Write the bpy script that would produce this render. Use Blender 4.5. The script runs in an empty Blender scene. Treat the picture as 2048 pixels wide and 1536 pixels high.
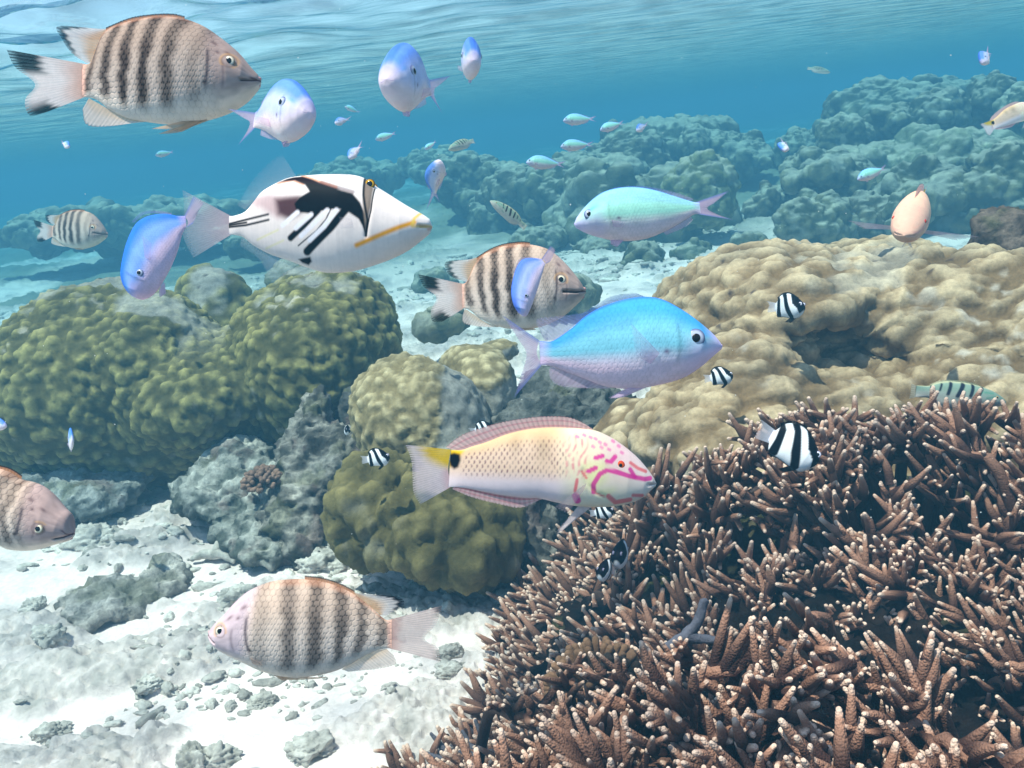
import bpy, math, random
import numpy as np

# ------------------------------------------------------------------ camera, sky, sun, exposure
scene = bpy.context.scene
COL = scene.collection
FOC = 1773.0                                   # focal length in photo pixels (2048 wide)
CAM = np.array([0.0, 0.0, 0.75])
PITCH, ROLL = math.radians(16.0), math.radians(6.5)
FWD = np.array([0, math.cos(PITCH), -math.sin(PITCH)])
_r0 = np.array([1.0, 0, 0]); _u0 = np.array([0, math.sin(PITCH), math.cos(PITCH)])
RGT = math.cos(ROLL) * _r0 - math.sin(ROLL) * _u0
UPV = math.sin(ROLL) * _r0 + math.cos(ROLL) * _u0

from mathutils import Matrix, Vector
cam_data = bpy.data.cameras.new("camera")
cam = bpy.data.objects.new("camera", cam_data); COL.objects.link(cam)
cam_data.sensor_width = 36.0
cam_data.lens = FOC * 36.0 / 2048.0
cam_data.clip_start = 0.01; cam_data.clip_end = 400
cam.matrix_world = Matrix(((RGT[0], UPV[0], -FWD[0], CAM[0]), (RGT[1], UPV[1], -FWD[1], CAM[1]),
                           (RGT[2], UPV[2], -FWD[2], CAM[2]), (0, 0, 0, 1)))
scene.camera = cam

SUN_DIR = np.array([-0.28, -0.17, 1.0]); SUN_DIR /= np.linalg.norm(SUN_DIR)   # towards the sun
SUN_EL = math.asin(SUN_DIR[2]); SUN_AZ = math.atan2(SUN_DIR[0], SUN_DIR[1])
world = bpy.data.worlds.new("World"); scene.world = world; world.use_nodes = True
wn = world.node_tree.nodes; wn.clear()
sky = wn.new("ShaderNodeTexSky"); sky.sky_type = 'NISHITA'; sky.sun_disc = False
sky.sun_elevation = SUN_EL; sky.sun_rotation = SUN_AZ
wbg = wn.new("ShaderNodeBackground"); wbg.inputs[1].default_value = 0.15
wout = wn.new("ShaderNodeOutputWorld")
world.node_tree.links.new(sky.outputs[0], wbg.inputs[0]); world.node_tree.links.new(wbg.outputs[0], wout.inputs[0])

sun_data = bpy.data.lights.new("sun", 'SUN'); sun_data.energy = 5.0; sun_data.angle = math.radians(0.5)
sun_data.color = (1.0, 0.885, 0.77)
sun = bpy.data.objects.new("sun", sun_data); COL.objects.link(sun)
sun.rotation_mode = 'QUATERNION'; sun.rotation_quaternion = Vector(SUN_DIR).to_track_quat('Z', 'Y'); sun.location = (0, 0, 5)

scene.view_settings.view_transform = 'Standard'; scene.view_settings.look = 'None'
scene.view_settings.exposure = 0.66; scene.view_settings.gamma = 1.0
scene.render.engine = 'CYCLES'
cy = scene.cycles
cy.use_denoising = True
cy.max_bounces = 10; cy.diffuse_bounces = 3; cy.glossy_bounces = 3; cy.transmission_bounces = 4
cy.transparent_max_bounces = 16; cy.volume_bounces = 2; cy.caustics_reflective = False; cy.caustics_refractive = False
cy.sample_clamp_indirect = 4.0

WATER_Z = 1.0
FOG_DENSITY = 0.265
FOG_COLOR = (0.050, 0.148, 0.222)
FOG_ABSORB = (0.02, 0.36, 0.46)       # red light is lost first

# ------------------------------------------------------------------ placing helpers
def ray(px, py): return FWD + RGT * ((px - 1024) / FOC) - UPV * ((py - 768) / FOC)
def at(px, py, d): return CAM + d * ray(px, py)
def ground(px, py, z=0.0):
    r = ray(px, py); t = (z - CAM[2]) / r[2]; return CAM + t * r
def sm(a, b, x):
    t = np.clip((np.asarray(x, float) - a) / (b - a), 0, 1); return t * t * (3 - 2 * t)
def lin(r, g, b):
    c = np.array([r, g, b], float) / 255.0
    return np.where(c <= 0.04045, c / 12.92, ((c + 0.055) / 1.055) ** 2.4)
def mix(a, b, m):
    m = np.asarray(m)[..., None]; return a * (1 - m) + b * m

# ------------------------------------------------------------------ noise
def _hash(ix, iy, iz, seed):
    h = (ix.astype(np.int64) * 73856093) ^ (iy.astype(np.int64) * 19349663) ^ (iz.astype(np.int64) * 83492791) ^ (seed * 2654435761 & 0x7fffffff)
    h = h & 0xffffffff
    h = ((h ^ (h >> 16)) * 0x45d9f3b) & 0xffffffff
    h = ((h ^ (h >> 16)) * 0x45d9f3b) & 0xffffffff
    h = h ^ (h >> 16)
    return h
def _h01(ix, iy, iz, seed): return _hash(ix, iy, iz, seed) / 4294967295.0
def vnoise(P, seed=0):
    i = np.floor(P).astype(np.int64); f = P - i; w = f * f * f * (f * (f * 6 - 15) + 10)
    out = np.zeros(len(P))
    for dx in (0, 1):
        for dy in (0, 1):
            for dz in (0, 1):
                c = _h01(i[:, 0] + dx, i[:, 1] + dy, i[:, 2] + dz, seed)
                out += c * (w[:, 0] if dx else 1 - w[:, 0]) * (w[:, 1] if dy else 1 - w[:, 1]) * (w[:, 2] if dz else 1 - w[:, 2])
    return out * 2 - 1
def fbm(P, octv=4, seed=0, gain=0.5):
    o = np.zeros(len(P)); a = 1.0; s = 0
    for k in range(octv):
        o += a * vnoise(P * (2.03 ** k), seed + k * 17); s += a; a *= gain
    return o / s
def worley(P, seed=0, jit=0.9):
    i = np.floor(P).astype(np.int64); f1 = np.full(len(P), 9.0); f2 = f1.copy()
    for dx in (-1, 0, 1):
        for dy in (-1, 0, 1):
            for dz in (-1, 0, 1):
                a, b, c = i[:, 0] + dx, i[:, 1] + dy, i[:, 2] + dz
                h = _hash(a, b, c, seed)
                q = np.stack([a + 0.5 + jit * ((h & 1023) / 1023.0 - 0.5), b + 0.5 + jit * (((h >> 10) & 1023) / 1023.0 - 0.5), c + 0.5 + jit * (((h >> 20) & 1023) / 1023.0 - 0.5)], 1)
                d = np.sqrt(((P - q) ** 2).sum(1))
                f2 = np.minimum(f2, np.maximum(d, f1)); f1 = np.minimum(f1, d)
    return f1, f2

# ------------------------------------------------------------------ mesh helpers
def make_obj(name, verts, faces, mat=None, parent=None, col=None, hgt=None, loc=None, smooth=True):
    """verts (n,3); faces: list of integer arrays of shape (m,3) or (m,4)"""
    v = np.asarray(verts, float)
    if loc is not None: v = v - np.asarray(loc)
    me = bpy.data.meshes.new(name)
    if isinstance(faces, np.ndarray): faces = [faces]
    faces = [np.asarray(f, np.int32) for f in faces if len(f)]
    nf = sum(len(f) for f in faces); nl = sum(f.size for f in faces)
    me.vertices.add(len(v)); me.vertices.foreach_set('co', v.astype(np.float32).ravel())
    me.loops.add(nl); me.loops.foreach_set('vertex_index', np.concatenate([f.ravel() for f in faces]).astype(np.int32))
    me.polygons.add(nf)
    st = []; o = 0
    for f in faces:
        k = f.shape[1]; st.append(np.arange(len(f)) * k + o); o += f.size
    me.polygons.foreach_set('loop_start', np.concatenate(st).astype(np.int32))
    me.update(calc_edges=True); me.validate()
    if smooth: me.polygons.foreach_set('use_smooth', np.ones(len(me.polygons), bool))
    if col is not None:
        c = np.ones((len(v), 4), np.float32); col = np.asarray(col); c[:, :col.shape[1]] = col
        me.attributes.new('Col', 'FLOAT_COLOR', 'POINT').data.foreach_set('color', c.ravel())
    if hgt is not None:
        me.attributes.new('hgt', 'FLOAT', 'POINT').data.foreach_set('value', np.asarray(hgt, np.float32))
    if mat: me.materials.append(mat)
    ob = bpy.data.objects.new(name, me); COL.objects.link(ob)
    if loc is not None: ob.location = loc
    if parent: ob.parent = parent
    return ob
def empty(name, loc=(0, 0, 0)):
    o = bpy.data.objects.new(name, None); COL.objects.link(o); o.location = loc; o.empty_display_size = 0.02; return o
def tag(o, label, cat, group=None, kind=None):
    o['label'] = label; o['category'] = cat
    if group: o['group'] = group
    if kind: o['kind'] = kind
    return o
def grid_faces(nu, nv, wrap_v=False):
    i = np.arange(nu - 1)[:, None]; j = np.arange(nv if wrap_v else nv - 1)[None, :]; j2 = (j + 1) % nv
    return np.stack(np.broadcast_arrays(i * nv + j, (i + 1) * nv + j, (i + 1) * nv + j2, i * nv + j2), -1).reshape(-1, 4)
def vert_normals(v, faces):
    n = np.zeros_like(v)
    for f in faces:
        if f.shape[1] == 4: fn = np.cross(v[f[:, 2]] - v[f[:, 0]], v[f[:, 3]] - v[f[:, 1]])
        else: fn = np.cross(v[f[:, 1]] - v[f[:, 0]], v[f[:, 2]] - v[f[:, 0]])
        for k in range(f.shape[1]):
            for a in range(3): n[:, a] += np.bincount(f[:, k], fn[:, a], len(v))
    return n / (np.linalg.norm(n, axis=1, keepdims=True) + 1e-12)
def smooth_curve(pts, n=200):
    p = np.asarray(pts, float); m = len(p)
    q = np.vstack([2 * p[0] - p[1], p, 2 * p[-1] - p[-2]])
    out = []; k = max(4, n // (m - 1) + 1)
    for i in range(m - 1):
        a, b, c, d = q[i], q[i + 1], q[i + 2], q[i + 3]
        t = np.linspace(0, 1, k, endpoint=False)[:, None]
        out.append(0.5 * (2 * b + (c - a) * t + (2 * a - 5 * b + 4 * c - d) * t ** 2 + (3 * b - a - 3 * c + d) * t ** 3))
    return np.vstack(out + [p[-1:]])
def resample(pts, n, smooth=True):
    p = smooth_curve(pts, 240) if smooth and len(pts) > 2 else np.asarray(pts, float)
    s = np.concatenate([[0], np.cumsum(np.linalg.norm(np.diff(p, axis=0), axis=1))])
    t = np.linspace(0, s[-1], n)
    return np.stack([np.interp(t, s, p[:, k]) for k in range(p.shape[1])], 1)

# ------------------------------------------------------------------ implicit surfaces
def surface_nets(sdf, lo, hi, res):
    lo = np.asarray(lo, float); hi = np.asarray(hi, float)
    n = np.maximum(4, np.ceil((hi - lo) / res).astype(int) + 1)
    ax = [lo[k] + np.arange(n[k]) * res for k in range(3)]
    G = np.stack(np.meshgrid(*ax, indexing='ij'), -1).reshape(-1, 3)
    Fv = np.concatenate([sdf(G[i:i + 400000]) for i in range(0, len(G), 400000)]).reshape(n)
    S = Fv < 0
    c = [S[dx:n[0] - 1 + dx, dy:n[1] - 1 + dy, dz:n[2] - 1 + dz] for dx in (0, 1) for dy in (0, 1) for dz in (0, 1)]
    tot = sum(x.astype(int) for x in c); act = (tot > 0) & (tot < 8)
    I = np.argwhere(act); idx = -np.ones(act.shape, int); idx[act] = np.arange(len(I))
    acc = np.zeros((len(I), 3)); cnt = np.zeros(len(I))
    cr = [np.array([dx, dy, dz]) for dx in (0, 1) for dy in (0, 1) for dz in (0, 1)]
    for a in range(8):
        for b in range(a + 1, 8):
            if np.abs(cr[a] - cr[b]).sum() != 1: continue
            A = I + cr[a]; B = I + cr[b]
            fa = Fv[A[:, 0], A[:, 1], A[:, 2]]; fb = Fv[B[:, 0], B[:, 1], B[:, 2]]
            m = (fa < 0) != (fb < 0); t = np.where(m, fa / np.where(m, fa - fb, 1), 0)
            acc += np.where(m[:, None], cr[a] + t[:, None] * (cr[b] - cr[a]), 0); cnt += m
    V = lo + (I + acc / cnt[:, None]) * res
    Fs = []
    for k in range(3):
        d = np.zeros(3, int); d[k] = 1; e1 = np.zeros(3, int); e1[(k + 1) % 3] = 1; e2 = np.zeros(3, int); e2[(k + 2) % 3] = 1
        sl = [slice(0, n[q] - d[q]) for q in range(3)]; sl2 = [slice(d[q], n[q]) for q in range(3)]
        A = S[tuple(sl)]; B = S[tuple(sl2)]
        E = np.argwhere(A != B); flip = A[E[:, 0], E[:, 1], E[:, 2]]
        ok = (E[:, (k + 1) % 3] > 0) & (E[:, (k + 2) % 3] > 0) & (E[:, (k + 1) % 3] < n[(k + 1) % 3] - 1) & (E[:, (k + 2) % 3] < n[(k + 2) % 3] - 1)
        E = E[ok]; flip = flip[ok]
        g = lambda Q: idx[Q[:, 0], Q[:, 1], Q[:, 2]]
        q = np.stack([g(E - e1 - e2), g(E - e2), g(E), g(E - e1)], 1)
        q[~flip] = q[~flip][:, ::-1]; Fs.append(q)
    return V, np.concatenate(Fs)
def sd_ell(P, c, r):
    q = (P - c) / r; k0 = np.sqrt((q * q).sum(1)); k1 = np.sqrt(((q / r) ** 2).sum(1)) + 1e-9
    return k0 * (k0 - 1) / k1
def smin(a, b, k):
    h = np.clip(0.5 + 0.5 * (b - a) / k, 0, 1); return b * (1 - h) + a * h - k * h * (1 - h)
def blob(ells, k, res, warp=0.0, wscale=3.0, seed=0, holes=(), zmin=-0.06, ridge=0.0, rscale=10.0):
    """smooth union of ellipsoids [(centre, radii)], cut below zmin, minus the holes"""
    if any(isinstance(h[0], str) for h in holes):
        def base(P):
            d = None
            for c, r in ells:
                e = sd_ell(P, np.asarray(c), np.asarray(r)); d = e if d is None else smin(d, e, k)
            return d
        hh = []
        for _, px, py, inset, rx, ry, rd in holes:            # recess cut where this line of sight meets the coral
            t = np.linspace(0.8, 3, 2200); dd = base(CAM + t[:, None] * ray(px, py)); t0 = t[np.argmax(dd < 0)] + inset
            hh.append((at(px, py, t0), np.array([rx * t0 / FOC, rd, ry * t0 / FOC])))
        holes = hh
    C = np.array([e[0] for e in ells]); R = np.array([e[1] for e in ells])
    lo = (C - R).min(0) - 0.06 - warp; hi = (C + R).max(0) + 0.06 + warp; lo[2] = max(lo[2], zmin - res)
    def sdf(P):
        if warp: Q = P + warp * np.stack([fbm(P * wscale, 2, seed + s) for s in (1, 2, 3)], 1)
        else: Q = P
        d = None
        for c, r in ells:
            e = sd_ell(Q, np.asarray(c), np.asarray(r)); d = e if d is None else smin(d, e, k)
        for c, r in holes:
            e = sd_ell(Q, np.asarray(c), np.asarray(r)); d = -smin(-d, e, k * 0.5)
        if ridge:
            d = d + ridge * fbm(P * rscale, 3, seed + 9)
        return np.maximum(d, zmin - P[:, 2])
    return surface_nets(sdf, lo, hi, res)
# ------------------------------------------------------------------ materials
def nodes_mat(name):
    m = bpy.data.materials.new(name); m.use_nodes = True; nt = m.node_tree; nt.nodes.clear()
    return m, nt, nt.nodes, nt.links
def surf_mat(name, rough=0.9, spec=0.15, bumps=(), var=0.25, vscale=30.0, base=None, hgt=0.0, sat_noise=0.0, sss=0.0):
    """vertex colour albedo times a little noise; bumps: list of (kind, scale, strength, distance)"""
    m, nt, N, L = nodes_mat(name)
    out = N.new('ShaderNodeOutputMaterial'); b = N.new('ShaderNodeBsdfPrincipled'); L.new(b.outputs[0], out.inputs[0])
    b.inputs['Roughness'].default_value = rough; b.inputs['Specular IOR Level'].default_value = spec
    tc = N.new('ShaderNodeTexCoord')
    if base is None:
        a = N.new('ShaderNodeAttribute'); a.attribute_name = 'Col'; csock = a.outputs['Color']
    else:
        a = N.new('ShaderNodeRGB'); a.outputs[0].default_value = (*base, 1); csock = a.outputs[0]
    nz = N.new('ShaderNodeTexNoise'); nz.inputs['Scale'].default_value = vscale; nz.inputs['Detail'].default_value = 6; nz.inputs['Roughness'].default_value = 0.65
    L.new(tc.outputs['Object'], nz.inputs['Vector'])
    mr = N.new('ShaderNodeMapRange'); mr.inputs[1].default_value = 0.25; mr.inputs[2].default_value = 0.75
    mr.inputs[3].default_value = 1 - var; mr.inputs[4].default_value = 1 + var; L.new(nz.outputs['Fac'], mr.inputs[0])
    mx = N.new('ShaderNodeMix'); mx.data_type = 'RGBA'; mx.blend_type = 'MULTIPLY'; mx.inputs[0].default_value = 1
    L.new(csock, mx.inputs[6]); L.new(mr.outputs[0], mx.inputs[7]); L.new(mx.outputs[2], b.inputs['Base Color'])
    prev = None
    for kind, sc, st, dist in bumps:
        if kind == 'noise':
            t = N.new('ShaderNodeTexNoise'); t.inputs['Scale'].default_value = sc; t.inputs['Detail'].default_value = 8; t.inputs['Roughness'].default_value = 0.7; o = t.outputs['Fac']
        else:
            t = N.new('ShaderNodeTexVoronoi'); t.inputs['Scale'].default_value = sc; o = t.outputs['Distance']
        L.new(tc.outputs['Object'], t.inputs['Vector'])
        bp = N.new('ShaderNodeBump'); bp.inputs['Strength'].default_value = st; bp.inputs['Distance'].default_value = dist; bp.invert = (kind == 'voronoi')
        L.new(o, bp.inputs['Height'])
        if prev: L.new(prev, bp.inputs['Normal'])
        prev = bp.outputs[0]
    if hgt:
        t = N.new('ShaderNodeAttribute'); t.attribute_name = 'hgt'
        bp = N.new('ShaderNodeBump'); bp.inputs['Strength'].default_value = 0.6; bp.inputs['Distance'].default_value = hgt
        L.new(t.outputs['Fac'], bp.inputs['Height'])
        if prev: L.new(prev, bp.inputs['Normal'])
        prev = bp.outputs[0]
    if prev: L.new(prev, b.inputs['Normal'])
    if sss:
        b.inputs['Subsurface Weight'].default_value = sss; b.inputs['Subsurface Radius'].default_value = (0.01, 0.006, 0.004); b.inputs['Subsurface Scale'].default_value = 0.3
    return m
M_SAND = surf_mat('white_coral_sand', 0.95, 0.05, [('noise', 60, 0.5, 0.01), ('noise', 260, 0.5, 0.003)], 0.16, 90)
M_RUBBLE = surf_mat('dead_coral_rubble', 0.95, 0.05, [('noise', 90, 0.8, 0.008), ('noise', 330, 0.6, 0.003)], 0.35, 70)
M_ROCK = surf_mat('algae_covered_rock', 0.95, 0.05, [('noise', 45, 0.9, 0.014), ('noise', 170, 0.9, 0.006), ('voronoi', 120, 0.4, 0.003)], 0.5, 60)
M_PORITES = surf_mat('lobed_coral_tissue', 0.8, 0.12, [('voronoi', 380, 0.35, 0.0015), ('noise', 120, 0.35, 0.003)], 0.30, 130)
M_STAG = surf_mat('staghorn_coral_skin', 0.75, 0.15, [('voronoi', 560, 0.7, 0.0016)], 0.18, 140)
M_FAR = surf_mat('far_reef_coral', 0.95, 0.05, [('noise', 14, 0.8, 0.04), ('noise', 50, 0.8, 0.012)], 0.4, 16)
M_FISH = surf_mat('fish_skin', 0.42, 0.02, [('noise', 600, 0.1, 0.0006)], 0.06, 160, hgt=0.0005)
M_IRIS = surf_mat('fish_iris', 0.25, 0.15, (), 0.05, 400)
M_PUPIL = surf_mat('fish_pupil', 0.12, 0.5, (), 0.0, 100, base=(0.004, 0.004, 0.005))

def fin_mat():
    m, nt, N, L = nodes_mat('fish_fin_membrane')
    out = N.new('ShaderNodeOutputMaterial'); a = N.new('ShaderNodeAttribute'); a.attribute_name = 'Col'
    d = N.new('ShaderNodeBsdfDiffuse'); t = N.new('ShaderNodeBsdfTranslucent'); tr = N.new('ShaderNodeBsdfTransparent')
    tc = N.new('ShaderNodeTexCoord'); nz = N.new('ShaderNodeTexNoise'); nz.inputs['Scale'].default_value = 300; L.new(tc.outputs['Object'], nz.inputs['Vector'])
    mr = N.new('ShaderNodeMapRange'); mr.inputs[3].default_value = 0.85; mr.inputs[4].default_value = 1.12; L.new(nz.outputs['Fac'], mr.inputs[0])
    mx = N.new('ShaderNodeMix'); mx.data_type = 'RGBA'; mx.blend_type = 'MULTIPLY'; mx.inputs[0].default_value = 1
    L.new(a.outputs['Color'], mx.inputs[6]); L.new(mr.outputs[0], mx.inputs[7])
    L.new(mx.outputs[2], d.inputs[0]); L.new(mx.outputs[2], t.inputs[0])
    m1 = N.new('ShaderNodeMixShader'); m1.inputs[0].default_value = 0.38; L.new(d.outputs[0], m1.inputs[1]); L.new(t.outputs[0], m1.inputs[2])
    m2 = N.new('ShaderNodeMixShader'); L.new(a.outputs['Alpha'], m2.inputs[0]); L.new(tr.outputs[0], m2.inputs[1]); L.new(m1.outputs[0], m2.inputs[2])
    L.new(m2.outputs[0], out.inputs[0]); return m
M_FIN = fin_mat()

def water_mat():
    m, nt, N, L = nodes_mat('rippled_water_surface')
    out = N.new('ShaderNodeOutputMaterial'); tr = N.new('ShaderNodeBsdfTransparent'); gl = N.new('ShaderNodeBsdfGlossy'); gl.inputs['Roughness'].default_value = 0.03; gl.inputs['Color'].default_value = (0.60, 0.74, 0.74, 1)
    fr = N.new('ShaderNodeFresnel'); fr.inputs['IOR'].default_value = 1.33
    tc = N.new('ShaderNodeTexCoord'); n1 = N.new('ShaderNodeTexNoise'); n1.inputs['Scale'].default_value = 9; n1.inputs['Detail'].default_value = 3
    mp = N.new('ShaderNodeMapping'); mp.inputs['Scale'].default_value = (0.5, 1.4, 1); L.new(tc.outputs['Object'], mp.inputs[0]); L.new(mp.outputs[0], n1.inputs['Vector'])
    bp = N.new('ShaderNodeBump'); bp.inputs['Strength'].default_value = 0.2; bp.inputs['Distance'].default_value = 0.03
    L.new(n1.outputs['Fac'], bp.inputs['Height']); L.new(bp.outputs[0], gl.inputs['Normal']); L.new(bp.outputs[0], fr.inputs['Normal'])
    # dappled sunlight put into the transparent colour as bright soft lines and dimmer cells
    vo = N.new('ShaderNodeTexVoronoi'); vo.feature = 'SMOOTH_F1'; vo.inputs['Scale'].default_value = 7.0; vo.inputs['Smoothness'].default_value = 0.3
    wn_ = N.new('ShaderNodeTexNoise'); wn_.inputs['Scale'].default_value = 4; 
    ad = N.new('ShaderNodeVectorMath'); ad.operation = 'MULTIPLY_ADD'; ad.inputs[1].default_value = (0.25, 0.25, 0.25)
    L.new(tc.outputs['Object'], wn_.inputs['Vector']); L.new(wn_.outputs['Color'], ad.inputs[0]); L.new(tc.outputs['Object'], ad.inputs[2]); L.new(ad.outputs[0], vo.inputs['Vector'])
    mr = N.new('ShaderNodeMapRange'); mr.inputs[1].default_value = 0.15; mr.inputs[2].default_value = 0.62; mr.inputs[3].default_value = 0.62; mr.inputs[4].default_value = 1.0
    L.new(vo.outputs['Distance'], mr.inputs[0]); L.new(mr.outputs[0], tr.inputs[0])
    mx = N.new('ShaderNodeMixShader'); L.new(fr.outputs[0], mx.inputs[0]); L.new(tr.outputs[0], mx.inputs[1]); L.new(gl.outputs[0], mx.inputs[2])
    L.new(mx.outputs[0], out.inputs[0]); return m
M_WATER = water_mat()
# ------------------------------------------------------------------ the setting: seabed and water surface
def bed_height(x, y):
    P = np.stack([x, y, np.zeros_like(x)], 1)
    d = np.hypot(x, y)
    h = 0.05 * fbm(P * 1.1, 3, 5) + 0.012 * fbm(P * 6, 3, 8) * sm(0.2, 1.2, d)
    P2 = np.stack([x * 0.6 + y * 0.1, y, x * 0 + 3], 1)
    rub = np.clip(1.2 * fbm(P2 * 7, 4, 21, 0.6) + 0.6 * fbm(P * 1.7, 2, 33), 0, 1)
    h += 0.040 * rub
    m = sm(0.02, 0.25, rub)
    crag = 1 - np.abs(fbm(P * 38, 3, 61, 0.6)) * 2.2
    f1, f2 = worley(P2 * 30 + 0.5 * np.stack([fbm(P * 30, 2, 4)] * 3, 1), 71)
    h += m * (0.012 * crag + 0.020 * np.clip(0.6 - f1, 0, 1)) + 0.0035 * fbm(P * 55, 3, 81)
    # reef slope rising on the far right
    hill = sm(1, 0, np.hypot((x - 4.6) / 3.1, (y - 7.2) / 3.6)); h += 0.62 * hill
    hill2 = sm(1, 0, np.hypot((x - 0.9) / 2.2, (y - 8.6) / 2.6)); h += 0.40 * hill2
    h += 0.10 * sm(6, 14, d) * fbm(P * 0.5, 3, 51)
    return h, rub
def build_seabed():
    na = 900
    a = np.linspace(-1, 1, na); a = (0.42 * a + 0.58 * a ** 5) * math.pi * 0.62
    r = np.concatenate([0.6 * (5.0 / 0.6) ** np.linspace(0, 1, 960, endpoint=False), 5.0 * (46 / 5.0) ** np.linspace(0, 1, 260)]); nr = len(r)
    A, R = np.meshgrid(a, r, indexing='ij')
    x = (R * np.sin(A)).ravel(); y = (R * np.cos(A)).ravel() - 0.4
    h, rub = bed_height(x, y)
    P = np.stack([x, y, h], 1)
    g = sm(0.03, 0.3, rub) * (0.55 + 0.75 * fbm(P * 32, 4, 3, 0.6))
    col = mix(lin(228, 214, 208), lin(160, 154, 148), np.clip(g, 0, 1))
    far = sm(3.8, 7.0, np.hypot(x, y) + 0.6 * fbm(P * 0.9, 3, 77)) * sm(-0.5, 0.15, fbm(P * 1.1, 3, 78) + 0.1)
    col = mix(col, lin(98, 106, 84), 0.85 * far)
    hillm = np.maximum(sm(1, 0.55, np.hypot((x - 4.6) / 3.1, (y - 7.2) / 3.6)), sm(1, 0.6, np.hypot((x - 0.9) / 2.2, (y - 8.6) / 2.6)))
    col = mix(col, lin(118, 122, 96) * np.ones(3), 0.75 * hillm * (0.6 + 0.4 * fbm(P * 2, 3, 5)))
    f = grid_faces(na, nr)
    o = make_obj('seabed', P, f[:, ::-1], M_SAND, col=col); o['kind'] = 'structure'
    o['label'] = 'white coral sand seabed with low rubble ridges'
build_seabed()

def build_water():
    na, nr = 900, 420
    a = np.linspace(0, 2 * math.pi, na, endpoint=False); r = 0.02 * (46 / 0.02) ** np.linspace(0, 1, nr)
    Rr, A = np.meshgrid(r, a, indexing='ij'); x = (Rr * np.sin(A)).ravel(); y = (Rr * np.cos(A)).ravel()
    z = np.zeros_like(x); rng = np.random.RandomState(4)
    rr = np.hypot(x, y); cal = (1.3 - 1.18 * sm(-0.8, 0.7, x + 0.10 * y)) * (0.16 + 0.84 * sm(3.4, 1.2, rr))
    for k in range(44):
        wl = 0.04 * (13 ** rng.rand()); th = rng.normal(1.2, 0.75); ph = rng.rand() * 6.28
        amp = 0.0095 * wl
        fade = sm(wl * 40, wl * 12, np.hypot(x, y))
        z += cal * amp * fade * np.sin(2 * math.pi / wl * (x * math.cos(th) + y * math.sin(th)) + ph + 0.6 * np.sin(2 * x + k) + 0.5 * np.sin(3 * y + 2 * k))
    P = np.stack([x, y, WATER_Z + z], 1)
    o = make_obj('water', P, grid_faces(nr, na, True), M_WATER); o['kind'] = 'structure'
    o['label'] = 'rippled underside of the sea surface'
build_water()
# ------------------------------------------------------------------ corals and rocks
def E(px, py, d, rx, ry, rd=None):
    """ellipsoid whose middle stands d metres out; radii given as seen (photo px), depth radius in metres"""
    c = at(px, py, d); a = rx * d / FOC; b = ry * d / FOC
    return (c, np.array([a, rd if rd else a, b]))
def lobes(V, N, size, amp, seed, squash=(1, 1, 1), power=1.0):
    """rounded bumps pushed out along the normals (returns displacement and 0..1 height)"""
    Q = V / np.asarray(squash) + 0.35 * size * np.stack([fbm(V / size * 0.6, 2, seed + s) for s in (1, 2, 3)], 1)
    f1, f2 = worley(Q / size, seed)
    h = np.clip(1 - (f1 / 0.75) ** 2, 0, 1) ** power
    return amp * h, h
def finish(name, V, Fq, mat, col, label, cat, parent=None, group=None):
    base = np.array([V[:, 0].mean(), V[:, 1].mean(), V[:, 2].min()])
    o = make_obj(name, V, Fq, mat, col=col, loc=base, parent=parent)
    if label: tag(o, label, cat, group)
    return o

def porites(name, ells, label, k=0.06, res=0.009, size=0.045, amp=0.012, seed=1, live=(124, 112, 62), dead=(150, 148, 140), dead_amt=0.35,
            squash=(1, 1, 1), warp=0.03, holes=(), size2=None, tipc=None, power=1.0, deadfn=None, wscale=4.0):
    V, Fq = blob(ells, k, res, warp, wscale, seed, holes)
    N = vert_normals(V, [Fq])
    d, h = lobes(V, N, size, amp, seed, squash, power)
    if size2:
        d2, h2 = lobes(V, N, size2, amp * 0.45, seed + 50, squash, power); d = d + d2; h = 0.65 * h + 0.35 * h2
    n = fbm(V * 7, 4, seed + 3)
    dm = sm(0.12, 0.32, n + dead_amt * (N[:, 2] - 0.75)) if deadfn is None else deadfn(V, N, n)
    d = d * (1 - 0.75 * dm) + dm * 0.006 * fbm(V * 60, 3, seed + 8)
    V = V + N * (d + 0.002 * fbm(V * 90, 2, seed))[:, None]
    live = lin(*live); tipc = lin(*tipc) if tipc else live * 1.45
    col = mix(np.tile(live * 0.85, (len(V), 1)), np.tile(tipc, (len(V), 1)), sm(0.35, 1.0, h) * (0.75 + 0.25 * n))  # lobe crests paler and creases darker, shading put into the colour
    col *= (1 + 0.22 * fbm(V * 14, 3, seed + 12))[:, None]
    dc = lin(*dead) * (1 + 0.35 * fbm(V * 40, 3, seed + 14))[:, None]
    col = mix(col, dc, dm * 0.9)
    p1, p2 = worley(V * 21 + 0.3 * n[:, None], seed + 40); pick = sm(0.05, 0.25, vnoise(V * 5, seed + 41))
    col = mix(col, np.tile(lin(58, 42, 44), (len(V), 1)), 0.85 * pick * sm(0.16, 0.09, p1))        # worm holes
    col = mix(col, np.tile(lin(205, 196, 184), (len(V), 1)), 0.5 * sm(0.3, 0.5, fbm(V * 33, 2, seed + 42)) * sm(0.2, 0.5, fbm(V * 6, 2, seed + 43)))
    return finish(name, V, Fq, M_PORITES, np.clip(col, 0.005, 0.9), label, 'coral')

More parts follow.
